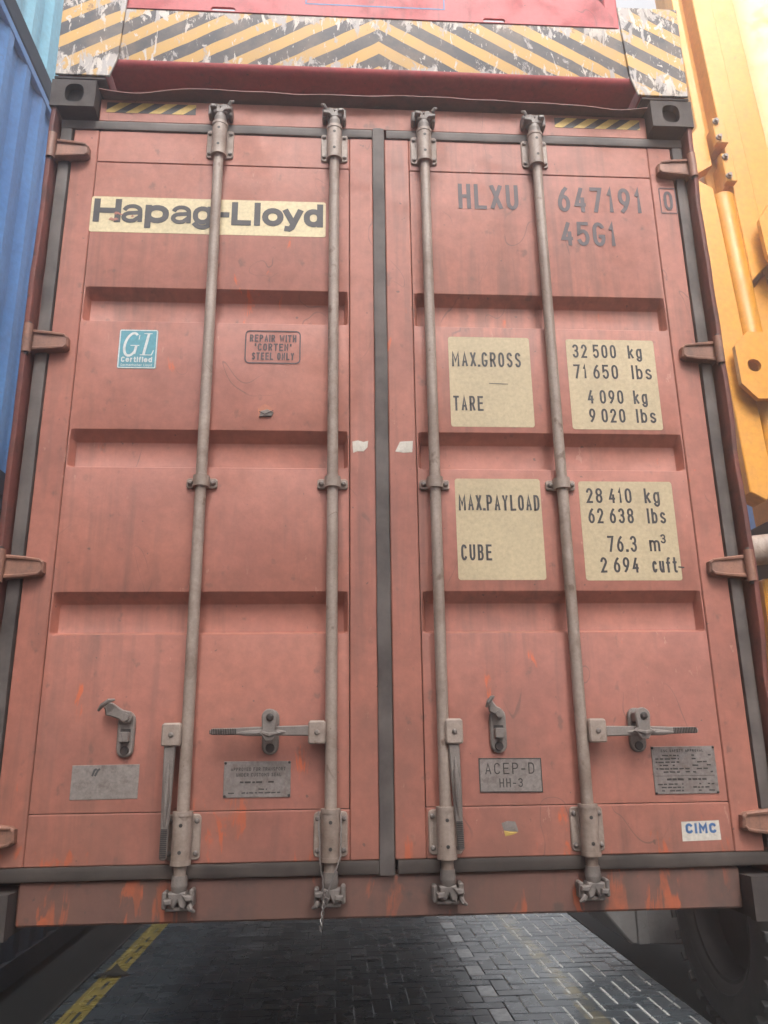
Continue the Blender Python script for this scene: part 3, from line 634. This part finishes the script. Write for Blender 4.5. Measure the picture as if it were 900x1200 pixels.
def catch(D, x, z, shut, mir=1, sh=1.0):
    mb = MB(); mb.prism(stadium(x-.0255, x+.0255, z-.068, z+.066, 7), .046, .0585, .004)
    mb.cyl((x, .050, z-.048), (x, .0415, z-.048), .015, .012, 14, 1)
    b = mb.build('handle_catch', [M_RODDK, M_BOLTDK], D, recalc=True)
    mb = MB()
    if shut:
        mb.prism([(x-.022, z+.03)]+arc(x, z+.042, .023, .023, 180, 0, 8)+[(x+.022, z+.03), (x+.020, z+.004), (x+.036*1.0, z-.006), (x+.022, z-.012), (x+.012, z-.028), (x-.010, z-.030), (x-.022, z-.012), (x-.034, z-.004), (x-.020, z+.006)], -.012, -.002, .003)
        mb.box(x-.018, x+.018, -.003, .046, z+.022, z+.052, .004)
        rivet(mb, x+.002, -.012, z+.040, .012, .008, 1); mb.tube([(x-.026, -.006, z-.002), (x, -.017, z-.010), (x+.028, -.006, z-.004)], [.004, .007, .004], 7)
    else:
        m = mir*sh
        mb.prism([(x+m*.022, z+.050), (x+m*.016, z+.064), (x-m*.010, z+.070), (x-m*.040, z+.090), (x-m*.060, z+.094), (x-m*.072, z+.084), (x-m*.062, z+.072), (x-m*.058, z+.054), (x-m*.040, z+.050), (x-m*.018, z+.042), (x-m*.006, z+.030), (x+m*.014, z+.032)], .026, .036, .003)
        mb.tube([(x-m*.078, .020, z+.068), (x-m*.066, .010, z+.082), (x-m*.046, .008, z+.096), (x-m*.030, .014, z+.099)], [.004, .007, .007, .003], 7)
        mb.cyl((x+.001, .050, z+.048), (x+.001, .018, z+.048), .0125, .011, 12)
        mb.prism(rrect(x-.014, x+.014, z-.024, z+.006, .003, 2), .022, .046, .002); mb.prism(rrect(x-.015, x+.015, z+.004, z+.014, .002, 2), .0445, .0459, 0, 1)
    mb.build('catch_flap', [M_RODDK, M_BOLTDK], b, recalc=True)
hub(DL, -.668, -.612, .506, .571); handle_v(DL, -.643, .506, .196, -.002)
hub(DL, -.238, -.186, .507, .573); handle_h(DL, -.236, -.530, .546)
catch(DL, -.783, .543, False); catch(DL, -.353, .545, True)
hub(DR, .174, .226, .502, .574); handle_v(DR, .198, .502, .205, .011)
hub(DR, .613, .666, .500, .569); handle_h(DR, .664, .955, .533)
catch(DR, .343, .541, False, 1, .5); catch(DR, .779, .537, True)

# ------------------------------------------------------------------ stickers, plates and lettering on the doors
YD = DY-.0008; YT = DY-.0016
def sticker(D, corners, mat, name='sticker'):
    return MB().add([(x, YD-.0000, z) for x, z in corners]+[(x, DY+.001, z) for x, z in corners], [[0, 3, 2, 1], [0, 1, 5, 4], [1, 2, 6, 5], [2, 3, 7, 6], [3, 0, 4, 7]])
def rsticker(x0, x1, z0, z1, r=.008):
    pts = rrect(x0, x1, z0, z1, r, 3); return MB().prism(pts, YD, DY+.001)
mb = rsticker(-1.050, -.2005, 2.285, 2.434)
tz0, tz1 = 2.3255, 2.4245
for ch, a, b in (('H', 57, 150), ('a', 152, 224), ('p', 231, 312), ('a', 319, 389), ('g', 393, 460), ('-', 484, 518), ('L', 525, 593), ('l', 603, 624), ('o', 630, 704), ('y', 701, 772), ('d', 774, 841)):
    k = lambda q: -1.040+(q-57)/784*.830
    text(mb, ch, k(a), k(b), tz0, tz1, .0165 if ch == 'a' else .019 if ch == 'g' else .0225, YT, 1)
for bl in (((-.966, 2.364), (-.960, 2.370), (-.950, 2.368), (-.944, 2.362), (-.932, 2.360), (-.940, 2.356), (-.954, 2.360), (-.960, 2.356)),
           ((-.984, 2.336), (-.976, 2.346), (-.964, 2.340), (-.958, 2.345), (-.948, 2.338), (-.962, 2.331), (-.974, 2.334)), ((-.905, 2.352), (-.899, 2.358), (-.894, 2.352), (-.901, 2.347))):
    mb.add([(x, YT-.0008, z) for x, z in bl], [list(range(len(bl)))[::-1]], 2)
mb.build('company_sticker', [M_CREAM, M_INKDK, M_RED], DL, smooth=0)
def letters(D, items, mat=M_INK, name='lettering', y=YT, box=None):
    mb = MB()
    for s_, x0, x1, z0, z1, sw, kw in items: text(mb, s_, x0, x1, z0, z1, sw, y, 0, **kw)
    if box: mb.ribbon(rrect(*box[:5], 3), box[5], y, 0, True)
    return mb.build(name, mat, D, smooth=0)
letters(DR, [('HLXU', .296, .525, 2.424, 2.534, .0155, dict(gap=.28))])
letters(DR, [('647191', .676, 1.003, 2.422, 2.534, .0155, dict(gap=.34))])
letters(DR, [('0', 1.088, 1.123, 2.440, 2.524, .0115, {})], y=.0560, box=(1.074, 1.136, 2.427, 2.538, .004, .0035))
letters(DR, [('45G1', .678, .888, 2.275, 2.379, .0150, dict(gap=.28))])
def gold(D, x0, x1, z0, z1, rows):
    mb = rsticker(x0, x1, z0, z1, .009)
    for s_, a, b, c, d, kw in rows: text(mb, s_, a, b, c, d, .0073, YT, 1, **kw)
    return mb
g = dict(gap=.40, over={'.': .12})
gold(DR, .236, .527, 1.546, 1.889, [('MAX.GROSS', .247, .493, 1.773, 1.830, g), ('TARE', .246, .351, 1.605, 1.661, g)]).add([(x, YT, z) for x, z in ((.375, 1.711), (.442, 1.709), (.442, 1.7065), (.375, 1.7085))], [[0, 3, 2, 1]], 1).build('weight_sticker', [M_CREAM2, M_INKDK], DR, smooth=0)
n_ = dict(gap=.42, space=.12)
gold(DR, .660, .981, 1.541, 1.887, [('32 500', .682, .840, 1.814, 1.867, n_), ('kg', .883, .934, 1.814, 1.866, {}), ('71 650', .680, .840, 1.733, 1.788, n_), ('lbs', .890, .962, 1.733, 1.788, {}),
     ('4 090', .722, .850, 1.638, 1.690, n_), ('kg', .886, .936, 1.638, 1.690, {}), ('9 020', .722, .850, 1.567, 1.619, n_), ('lbs', .890, .960, 1.567, 1.619, {})]).build('weight_sticker', [M_CREAM2, M_INKDK], DR, smooth=0)
gold(DR, .240, .530, 1.011, 1.358, [('MAX.PAYLOAD', .250, .524, 1.246, 1.301, dict(gap=.36, over={'.': .12})), ('CUBE', .252, .354, 1.076, 1.130, g)]).build('payload_sticker', [M_CREAM2, M_INKDK], DR, smooth=0)
mb = gold(DR, .662, .986, 1.009, 1.351, [('28 410', .686, .842, 1.274, 1.327, n_), ('kg', .886, .939, 1.274, 1.327, {}), ('62 638', .687, .842, 1.203, 1.256, n_), ('lbs', .890, .953, 1.203, 1.256, {}),
     ('76.3', .744, .843, 1.105, 1.160, n_), ('m', .886, .922, 1.107, 1.158, {}), ('2 694', .714, .843, 1.035, 1.087, n_), ('cuft', .888, .973, 1.035, 1.087, dict(over={'f': .9, 't': .9}))])
text(mb, '3', .926, .944, 1.134, 1.166, .0055, YT, 1); mb.ribbon([(.976, 1.054), (.996, 1.052)], .005, YT, 1)
mb.build('payload_sticker', [M_CREAM2, M_INKDK], DR, smooth=0)
# repair notice
o = letters(DL, [('REPAIR WITH', -.461, -.299, 1.856, 1.884, .0050, dict(gap=.30)), ('"CORTEN"', -.444, -.315, 1.822, 1.850, .0050, dict(gap=.30)), ('STEEL ONLY', -.452, -.306, 1.787, 1.815, .0050, dict(gap=.30))], M_INK, 'repair_notice', box=(-.475, -.286, 1.775, 1.898, .014, .0045))
# blue certificate sticker
mb = rsticker(-.908, -.777, 1.747, 1.895, .006); yt = YT
mb.ribbon(rrect(-.905, -.780, 1.750, 1.892, .004, 3), .0035, yt, 1, True)
sl = .18
mb.ribbon([(x+sl*(z-1.80), z) for x, z in arc(-.872, 1.838, .022, .043, 55, 180, 10)+arc(-.872, 1.838, .022, .043, 180, 320, 10)], .0085, yt, 1)
mb.ribbon([(x+sl*(z-1.80), z) for x, z in ((-.852, 1.874), (-.851, 1.857))], .003, yt, 1)
mb.ribbon([(x+sl*(z-1.80), z) for x, z in ((-.854, 1.832), (-.854, 1.802))], .0085, yt, 1); mb.ribbon([(-.868, 1.834), (-.838, 1.834)], .003, yt, 1)
mb.ribbon([(x+sl*(z-1.80), z) for x, z in ((-.822, 1.880), (-.822, 1.798))], .009, yt, 1); mb.ribbon([(-.824, 1.880), (-.796, 1.880)], .003, yt, 1)
mb.ribbon([(-.834, 1.7985), (-.795, 1.7985), (-.789, 1.816)], .0032, yt, 1)
text(mb, 'Certified', -.896, -.791, 1.771, 1.791, .0042, yt, 1, gap=.22); text(mb, 'Germanischer Lloyd', -.896, -.791, 1.7555, 1.765, .0012, yt, 1, gap=.25)
mb.build('certificate_sticker', [M_TEAL, M_TEXTW], DL, smooth=0)

def scribble(mb, x0, x1, z, h, y, mat=1, fill=.8):
    x = x0                                                   # worn, unreadable small print
    while x < x1:
        wd = random.uniform(.006, .020)
        if random.random() < fill: mb.ribbon([(x, z+random.uniform(-.0006, .0006)), (min(x+wd, x1), z+random.uniform(-.0006, .0006))], h, y, mat)
        x += wd+random.uniform(.002, .005)
def plate(x0, x1, z0, z1, th=.003, skew=0):
    mb = MB().prism([(x0, z0), (x1, z0+skew), (x1, z1+skew), (x0, z1)], DY-th, DY+.001, .001); return mb
mb = plate(-.934, -.738, .358, .455, .0015, .001); y = DY-.0019
mb.ribbon([(-.874, .424), (-.868, .441), (-.862, .444)], .006, y, 1); mb.ribbon([(-.866, .424), (-.858, .441), (-.852, .444)], .006, y, 1)
scribble(mb, -.848, -.80, .434, .006, y, 2, .6); scribble(mb, -.91, -.77, .405, .002, y, 2, .4); scribble(mb, -.92, -.77, .385, .002, y, 2, .4)
mb.build('faded_notice', [M_PLATE, M_INKDK, M_PLATE2], DL, smooth=0)
mb = plate(-.489, -.290, .357, .460, .003, -.001); y = DY-.0034
text(mb, 'APPROVED FOR TRANSPORT', -.468, -.306, .432, .442, .0018, y, 1, gap=.3); text(mb, 'UNDER CUSTOMS SEAL', -.452, -.318, .416, .426, .0018, y, 1, gap=.3)
scribble(mb, -.44, -.34, .400, .005, y, 2, .8); scribble(mb, -.408, -.36, .380, .004, y, 2); scribble(mb, -.474, -.32, .370, .0035, y, 2)
for a in (-.484, -.295):
    for b in (.362, .455): rivet(mb, a, DY-.003, b, .004, .003, 1)
mb.build('customs_plate', [M_PLATE2, M_BOLTDK, M_BOLTDK], DL, smooth=30)
mb = plate(.279, .473, .359, .459, .002, -.002); y = DY-.0024
mb.ribbon([(.281, .361), (.471, .359), (.471, .455), (.281, .457)], .003, y, 1, True)
text(mb, 'ACEP-D', .298, .450, .411, .444, .0034, y, 1, gap=.5); text(mb, 'HH-3', .340, .412, .373, .399, .0034, y, 1, gap=.45)
mb.build('inspection_plate', [M_PLATE, M_BOLTDK], DR, smooth=0)
mb = plate(.820, 1.021, .345, .485, .003); y = DY-.0034
text(mb, 'CSC SAFETY APPROVAL', .850, .985, .468, .476, .0019, y, 1, gap=.35)
for i in range(6):
    z = .458-.0098*i; scribble(mb, .830, .905 if i not in (4, 5) else .935, z, .0042, y, 2, .9); scribble(mb, .945, 1.008, z, .0042, y, 2, .55)
scribble(mb, .86, .985, .3875, .006, y, 2, .85)
for i in range(3): scribble(mb, .830, .91, .374-.0095*i, .0042, y, 2, .9); scribble(mb, .94, 1.008, .374-.0095*i, .0042, y, 2, .6)
mb.ribbon([(.828, .398), (1.012, .398)], .0012, y, 2)
for a in (.824, 1.017):
    for b in (.349, .481): rivet(mb, a, DY-.003, b, .004, .003, 1)
mb.build('safety_plate', [M_PLATE2, M_BOLTDK, M_BOLT if False else M_BOLTDK], DR, smooth=30)
mb = MB().add([(x, .0583, z) for x, z in ((.889, .2105), (1.009, .2125), (1.008, .268), (.891, .2655))], [[0, 1, 2, 3]], 0)
text(mb, 'CIMC', .902, .998, .232, .261, .0075, .0577, 1, gap=.25, over={'I': .32, 'M': 1.15}); mb.build('maker_sticker', [M_WHITE, M_CBLUE], DR, smooth=0)
def scrap(D, pts, y, mats, name='paper_scrap'):
    mb = MB(); n = len(pts); cx = sum(p[0] for p in pts)/n; cz = sum(p[1] for p in pts)/n
    V = [(cx, y-.0012, cz)]+[(x, y+random.uniform(-.0006, .0002), z) for x, z in pts]
    mb.add(V, [[0, 1+i, 1+(i+1) % n] for i in range(n)], 0)
    for i in range(n): mb.m[i] = 0 if i < n*.6 or len(mats) == 1 else 1
    mb.build(name, mats, D, smooth=0)
scrap(DR, [(.340, .272), (.358, .278), (.382, .276), (.388, .258), (.390, .247), (.366, .249), (.346, .252)], .0583, [M_PLATE])
scrap(DR, [(.346, .251), (.366, .248), (.390, .2465), (.376, .240), (.350, .235)], .0583, [M_HYEL])
scrap(DL, [(-.104, 1.487), (-.085, 1.491), (-.066, 1.486), (-.050, 1.490), (-.053, 1.466), (-.066, 1.452), (-.088, 1.452), (-.101, 1.446)], .0572, [M_WHITE])
scrap(DR, [(.058, 1.488), (.102, 1.491), (.099, 1.450), (.070, 1.448), (.041, 1.452)], .0572, [M_WHITE])
scrap(DL, [(-.425, 1.605), (-.402, 1.622), (-.380, 1.610), (-.372, 1.588), (-.400, 1.566), (-.422, 1.574)], DY-.0004, [M_FRESH], 'primer_patch')
mb = MB().prism([(-.420, 1.572), (-.414, 1.594), (-.392, 1.600), (-.371, 1.590), (-.378, 1.575)], .052, .0585, .002); mb.build('label_stub', M_RODDK, DL)
mb = MB(); mb.tube([(-.419, .050, 1.590), (-.40, .049, 1.580), (-.372, .050, 1.594)], .0014, 5); mb.build('label_stub', M_BOLTDK, DL)

# ------------------------------------------------------------------ wire loop on the second rod
mb = MB(); xr = -.170; y = -.002
def wav(a, b, n, amp):
    return [(a[0]+(b[0]-a[0])*i/n+amp*mnoise.noise((i*.6, a[0]*9, 2)), a[1]+(b[1]-a[1])*i/n, a[2]+(b[2]-a[2])*i/n) for i in range(n+1)]
mb.tube(wav((-.206, .025, .318), (-.200, -.004, .19), 6, .004)+wav((-.200, -.004, .185), (-.186, -.004, .098), 8, .004), .0022, 6)
mb.tube(wav((-.138, .025, .312), (-.141, -.004, .20), 6, .003)+wav((-.141, -.004, .195), (-.180, -.002, .098), 8, .003), .0022, 6)
for ph in (0, math.pi):
    mb.tube([(-.184-.012*i/16+.004*math.cos(i*1.1+ph), -.003+.004*math.sin(i*1.1+ph), .104-.098*i/16) for i in range(17)], .0020, 6)
mb.tube([(-.192, -.004, .088), (-.184, -.008, .094), (-.175, -.004, .088), (-.182, .000, .082), (-.192, -.004, .086)], .003, 6)
mb.xform(lambda x, y, z: (x, y, z+ZC)); o = mb.build('seal_wire', M_WIRE, recalc=True); tag(o, 'thin twisted wire loop hanging on the lock rod left of the centre seam', 'wire')

# ------------------------------------------------------------------ lifting beam on top of the container
S = empty('container_spreader', (0, 0, ZC+H)); b0 = H
tag(S, 'red lifting beam with worn yellow and black hazard stripes gripping the container top', 'spreader')
def sp(mb): return mb.xform(lambda x, y, z: (x, y, z-H))
sec = [(0.0, 3.242), (0.0, 2.998)]+[(.030-.030*math.cos(math.radians(a)), 2.998-.030*math.sin(math.radians(a))) for a in (30, 60, 90)]+[(.45, 2.968), (.45, 3.242)]
V = []; F = []; xs = [-1.02+2.04*i/40 for i in range(41)]; m = len(sec)
for x in xs:
    e = max(0, 1-(abs(x+.01)-.90)/.07) if abs(x+.01) > .90 else 1.0
    for k, (y, z) in enumerate(sec):
        wob = (.006*mnoise.noise((x*6, 0, 3))+.004*mnoise.noise((x*17, 2, 3))) if k in (1, 2, 3) else 0
        V.append((x, y+wob, z+wob if z < 3.2 else z))
for i in range(40):
    for k in range(m-1): F.append([i*m+k, i*m+k+1, (i+1)*m+k+1, (i+1)*m+k])
mb = MB().add(V, F); mb.m = [0 if i % (m-1) == 0 else 1 for i in range(len(mb.f))]
sp(mb).build('end_beam', [M_HAZ, M_SPRED], S, smooth=50, recalc=True)
for s in (-1, 1):
    a, b = (.985, 1.208); hx = 1.03; zt = 3.345 if s > 0 else 3.42
    mb = MB().prism([(s*q, z) for q, z in ((a, 3.0), (1.01, 2.912), (b, 2.912), (b+.004, zt), (a-.02, zt))], -.009, -.0015, .002)
    sp(mb).build('corner_plate', M_HAZ, S, recalc=True)
    mb = MB().box(min(s*hx, s*b), max(s*hx, s*b), .001, .40, 2.93, zt-.01, .004); sp(mb).build('corner_housing', M_SPRED, S)
    mb = MB().box(min(s*1.025, s*1.212), max(s*1.025, s*1.212), -.002, .19, 2.899, 2.911, .002); sp(mb).build('seat_plate', M_CAST, S)
    # telescoping arm running back along the container
    mb = MB().box(s*.27-.13, s*.27+.13, .451, 12.0, 3.0, 3.23, .006); sp(mb).build('telescopic_arm', M_SPRED, S)
# upright plate with slots above the beam
def slot_plate(x0, x1, z0, z1, slots):
    mb = MB(); y0, y1 = .012, .022; zb, zt = z0, z0+.06; x = x0
    for (a, b, c, d) in slots:
        if a-.03 > x: mb.box(x, a-.03, y0, y1, zb, zt)
        n = 24; hole = stadium(a, b, c, d, 11); cx, cz = (a+b)/2, (c+d)/2; rect = []
        for (hx, hz) in hole:
            dx, dz = (hx-cx), (hz-cz); k = min(((b-a)/2+.03)/abs(dx) if abs(dx) > 1e-9 else 1e9, ((zt-cz) if dz > 0 else (cz-zb))/abs(dz) if abs(dz) > 1e-9 else 1e9); rect.append((cx+dx*k, cz+dz*k))
        for t in ((a-.03, zb), (b+.03, zb), (a-.03, zt), (b+.03, zt)):
            i = min(range(len(rect)), key=lambda i: (rect[i][0]-t[0])**2+(rect[i][1]-t[1])**2); rect[i] = t
        mb.holed(rect, hole, y0, y1); x = b+.03
    mb.box(x, x1, y0, y1, zb, zt)
    mb.prism([(x0, zt), (x1, zt), (x1-.045, zt+.08), (x1-.12, zt+.16), (x1-.2, z1), (x0, z1)], y0, y1)
    return mb
mb = slot_plate(-.985, .955, 3.250, 3.62, [(-.655, -.560, 3.259, 3.284), (.420, .510, 3.259, 3.284)])
up = sp(mb).build('upright_plate', M_SPRED, S, smooth=0, recalc=True)
sp(MB().box(-.985, .962, -.004, .10, 3.2425, 3.2495, .002)).build('ledge', M_SPRED, S)
mb = MB(); mb.ribbon([(-.285, 3.318), (.265, 3.318), (.265, 3.5), (-.285, 3.5)], .006, .0114, 0, True)
sp(mb).build('marking_outline', M_CBLUE, up, smooth=0)
sp(MB().box(.985, 1.045, .16, .26, 3.335, 4.6, .006)).build('mast', M_SPRED, S)

# ------------------------------------------------------------------ blue containers stacked on the left
def stack_container(z0, y0, wall, rail, castm, label, h=2.896, w=2.438, name='shipping_container', xf=-2.18):
    T = empty(name, (xf-w/2, y0, z0)); tag(T, label, 'container', 'containers stacked beside the lane'); L = 12.19; hw = w/2
    for fx, x in ((False, -hw), (True, hw)):
        for z in (0, h-.118): put_cast(T, castm, x, 0, z, fx); put_cast(T, castm, x, L, z, fx, True)
    for s in (1, -1):
        mb = MB(); corrugated(mb, s*(hw-.008), .036, .16, L-.16, .155, h-.058, out=s); mb.build('side_wall', wall, T, smooth=0)
        x = s*(hw-.020); MB().box(x-.018, x+.018, .17, L-.17, .012, .158, .003).build('bottom_rail', rail, T)
        MB().box(x-.016, x+.018, .17, L-.17, h-.062, h-.004, .003).build('top_rail', wall, T)
        for y in (.0, L-.15): MB().box(x-.05, x+.016, y+.002, y+.148, .118, h-.118, .004).build('corner_post', wall, T)
    MB().box(-hw+.05, hw-.05, .03, L-.03, h-.03, h-.015).build('roof', wall, T)
    MB().box(-hw+.05, hw-.05, .03, L-.03, .09, .15).build('floor', rail, T)
    for y in (.05, L-.09): MB().box(-hw+.07, hw-.07, y, y+.04, .1, h-.1).build('end_wall', wall, T)
    return T
SY = -6.4
stack_container(.045, SY, M_NAVY, M_RAIL, CAST_N, 'dark navy container at ground level, bottom of the left stack')
stack_container(.045+2.903, SY, M_BLUE1, M_RAIL, CAST_B, 'bright blue corrugated container in the middle of the left stack')
stack_container(.045+5.806, SY, M_BLUE2, M_RAIL, CAST_N, 'blue corrugated container, sky glare in its colour, on top of the left stack')

# unseen stacks added round the lane to shade it and grade the door light
stack_container(.045, SY+12.25, M_NAVY, M_RAIL, CAST_N, 'unseen dark container added on the ground beyond the navy one to shade the lane')
stack_container(.045+2.903, SY+12.25, M_NAVY, M_RAIL, CAST_N, 'unseen dark container added on top of the one beyond the navy container to shade the lane')
for k, (m_, lb) in enumerate(((M_NAVY, 'ground level'), (M_BLUE1, 'upper'))):
    stack_container(.045+2.903*k, SY, m_, M_RAIL, CAST_N, lb+' container added unseen behind the crane leg to shade the lane', xf=6.70)
    stack_container(.045+2.903*k, -17.3, m_, M_RAIL, CAST_N, lb+' container added unseen behind the viewer to shade the doors', xf=1.6)

stack_container(.045+5.806, -17.3, M_NAVY, M_RAIL, CAST_N, 'topmost container added unseen behind the viewer to shade the doors', xf=1.6)
stack_container(.045+5.806, SY, M_NAVY, M_RAIL, CAST_N, 'topmost container added unseen behind the crane leg to shade the lane', xf=6.70)

# ------------------------------------------------------------------ yellow gantry crane leg and wheel on the right
K = empty('gantry_crane', (2.3, 2.0, 0)); tag(K, 'yellow crane leg with bolted brackets and a black tyre right of the container', 'crane')
KX, KY = 2.3, 2.0; TL = math.tan(math.radians(4.3))
def lg(mb): return mb.xform(lambda x, y, z: (x-KX, 1.8+y+(z-2.4)*TL-KY, z+ZC))
def kp(mb): return mb.xform(lambda x, y, z: (x-KX, y-KY, z+ZC))
def part(mb, name, mat, shear=True, parent=K, **k): return (lg(mb) if shear else kp(mb)).build(name, mat, parent, **k)
part(MB().box(2.39, 3.6, .10, .30, 1.7, 9.5, .01), 'leg_column', M_YEL)
part(MB().prism([(2.28, 4.18), (2.405, 4.26), (2.412, 9.5), (2.37, 9.5), (2.35, 4.6), (2.28, 4.5)], 0, .10, .004), 'leg_plate', M_YEL, recalc=True)
part(MB().prism([(2.20, 1.84), (2.285, 1.79), (2.348, 1.84), (2.350, 4.02), (2.20, 4.13)], -.05, .10, .006), 'leg_plate', M_YEL, recalc=True)
part(MB().prism([(2.495, 3.30), (2.64, 3.45), (2.64, 9.5), (2.495, 9.5)], -.03, .10, .005), 'flange', M_YEL, recalc=True)
part(MB().prism([(2.470, 1.80), (2.60, 1.80), (2.63, 3.40), (2.500, 3.25)], .03, .10, .004), 'flange', M_YEL, recalc=True)
part(MB().prism([(2.66, 1.75), (3.5, 1.75), (3.5, 9.5), (2.66, 9.5)], .02, .10, .01), 'face_plate', M_YEL, recalc=True)
mb = MB(); mb.add([(2.84, .018, 1.75), (2.99, -.06, 1.75), (3.5, -.06, 1.75), (3.5, -.06, 9.5), (2.99, -.06, 9.5), (2.84, .018, 9.5), (2.84, .03, 1.75), (3.5, .03, 1.75)], [[0, 1, 4, 5], [1, 2, 3, 4], [0, 6, 7, 2, 1]]); part(mb, 'folded_plate', M_YEL, recalc=True)
for (x0, x1, z0, z1) in ((2.415, 2.50, 4.38, 4.60), (2.428, 2.503, 4.05, 4.29)):
    mb = MB().box(x0, x1, -.09, -.031, z0, z1, .006).box(x0+.03, x1, -.031, .11, z0+.02, z1-.02); part(mb, 'bracket', M_YEL)
    for z in (z0+.04, z1-.04):
        mb = MB(); c = (x0+.018, -.09, z); mb.cyl(c, (c[0], c[1]-.012, z), .022, n=14); mb.cyl((c[0], c[1]-.012, z), (c[0], c[1]-.028, z), .014, n=6); part(mb, 'bolt', M_BOLT)
def lug(pts, hc, hr, y):
    n = 32; mb = MB(); hole = [(hc[0]+hr*math.cos(2*math.pi*i/n), hc[1]+hr*math.sin(2*math.pi*i/n)) for i in range(n)]; rect = []
    for i in range(n):
        d = Vector((math.cos(2*math.pi*i/n), math.sin(2*math.pi*i/n))); best = 9
        for j in range(len(pts)):
            p, q = Vector(pts[j])-Vector(hc), Vector(pts[(j+1) % len(pts)])-Vector(hc); e = q-p; den = d.x*e.y-d.y*e.x
            if abs(den) > 1e-9:
                t = (p.x*e.y-p.y*e.x)/den; u = (p.x*d.y-p.y*d.x)/den
                if t > 0 and -1e-6 <= u <= 1.000001: best = min(best, t)
        rect.append((hc[0]+d.x*best, hc[1]+d.y*best))
    for t in pts:
        i = min(range(n), key=lambda i: (rect[i][0]-t[0])**2+(rect[i][1]-t[1])**2); rect[i] = t
    return mb.holed(rect, hole, y, y+.035)
part(lug([(2.222, 2.50), (2.305, 2.40), (2.66, 2.40), (2.66, 2.855), (2.32, 2.855), (2.226, 2.755)], (2.322, 2.622), .042, -.14), 'lifting_lug', M_YEL, recalc=True)
part(MB().box(2.42, 2.60, -.104, .09, 2.45, 2.80), 'lug_boss', M_YEL)
part(lug([(2.556, 3.42), (2.60, 3.32), (3.05, 3.32), (3.05, 3.86), (2.66, 3.86), (2.556, 3.70)], (2.80, 3.58), .05, -.14), 'lifting_lug', M_YEL, recalc=True)
mb = MB().cyl((2.06, 1.74, 1.49), (3.1, 1.70, 1.60), .085, n=24); part(mb, 'drive_pipe', M_ROD, False)
part(MB().cyl((2.437, .03, 1.85), (2.437, .03, 4.0), .078, n=28), 'vertical_tube', M_YEL)
part(MB().box(2.26, 2.95, 1.82, 2.9, .55, 1.36, .01), 'sill_beam', M_YEL, False)
part(MB().box(2.38, 2.9, 1.84, 2.6, 1.37, 1.72, .01), 'saddle_block', M_RAIL, False)
part(MB().box(2.42, 2.85, 2.0, 2.5, .12, .548, .01), 'wheel_yoke', M_RAIL, False)
part(MB().prism([(1.60, -.60), (1.76, -.785), (2.25, -.80), (2.25, -.1), (1.60, -.1)], 3.1, 4.1, .01).box(1.795, 1.865, 3.07, 3.099, -.78, -.1, .004), 'gear_case', M_GREYP, False, recalc=True)
# wheel
WC = (1.90, 2.19, -.42); R = .578
mb = MB(); prof = [(.05, .335), (.03, .35), (.012, .40), (.0, .46), (.008, .52), (.035, .553), (.06, .560), (.40, .560), (.425, .553), (.452, .52), (.46, .46), (.448, .40), (.43, .35), (.41, .335)]
mb.lathe(WC, prof, 64); wheel = part(mb, 'wheel', M_TYRE, False, recalc=True)
mb = MB(); mb.lathe(WC, [(.052, .348), (.040, .343), (.044, .325), (.062, .318), (.07, .312), (.13, .306), (.17, .30), (.19, .20), (.18, .10), (.17, .0)], 48); o = part(mb, 'rim', M_RIM, False, recalc=True); o.parent = wheel
mb = MB(); mb.lathe(WC, [(.0065, .385), (.002, .392), (.0065, .399)], 64); o = part(mb, 'sidewall_ring', M_TYRE, False, recalc=True); o.parent = wheel
nl = 30; lug_me = None
for i in range(nl):
    for h in (0, 1):
        if lug_me is None:
            mb = MB(); mb.prism([(-.005, -.022), (-.005, .024), (.06, .030), (.15, .048), (.225, .052), (.225, .014), (.15, .008), (.06, -.016)], -.012, .022, .005)
            V = []                                         # local: x across, y radial, z round the rim
            mb.xform(lambda x, y, z: (x, -y, z)); o = mb.build('tread_lug', M_TYRE, wheel, recalc=True); lug_me = o.data
        else:
            o = bpy.data.objects.new('tread_lug', lug_me); col.objects.link(o); o.parent = wheel
        t = 2*math.pi*(i+(.5 if h else 0))/nl; rr = R-.016
        o.location = (WC[0]-KX+(.46 if h else 0), WC[1]-KY+rr*math.cos(t), WC[2]+ZC+rr*math.sin(t))
        o.rotation_euler = (t, 0, 0)
        if h: o.scale = (-1, 1, 1)

# ------------------------------------------------------------------ scrap of leaf on the yellow line
mb = MB(); P = [(-.10, -.03, .004), (-.03, -.055, .02), (.05, -.04, .008), (.13, -.01, .003), (.06, .02, .03), (.02, .06, .06), (-.01, .03, .03), (-.06, .02, .01)]
mb.add(P+[(0, 0, .022)], [[i, (i+1) % 8, 8] for i in range(8)]); mb.add([(a, b, c-.003) for a, b, c in P]+[(0, 0, .018)], [[(i+1) % 8, i, 8] for i in range(8)])
o = mb.build('dry_leaf', M_LEAF, smooth=0, loc=(-1.66, 3.60, .004)); tag(o, 'small curled dark leaf lying on the left yellow line', 'leaf')

# ------------------------------------------------------------------ render settings
scene.render.engine = 'CYCLES'
scene.cycles.max_bounces = 6; scene.cycles.diffuse_bounces = 3; scene.cycles.glossy_bounces = 2; scene.cycles.volume_bounces = 1
hz = bpy.data.materials.new('lens_veil'); hz.use_nodes = True; ht = hz.node_tree; ht.nodes.remove(ht.nodes['Principled BSDF'])
pv = ht.nodes.new('ShaderNodeVolumePrincipled'); pv.inputs['Color'].default_value = (.96, .95, .96, 1); pv.inputs['Density'].default_value = .032; pv.inputs['Anisotropy'].default_value = .75
ht.links.new(pv.outputs[0], ht.nodes['Material Output'].inputs['Volume'])
o = MB().box(-905, 905, -905, 905, -1.03, 11.2).build('glare_haze', hz, smooth=0); tag(o, kind='stuff')  # air volume added to imitate the veiling glare of the lens
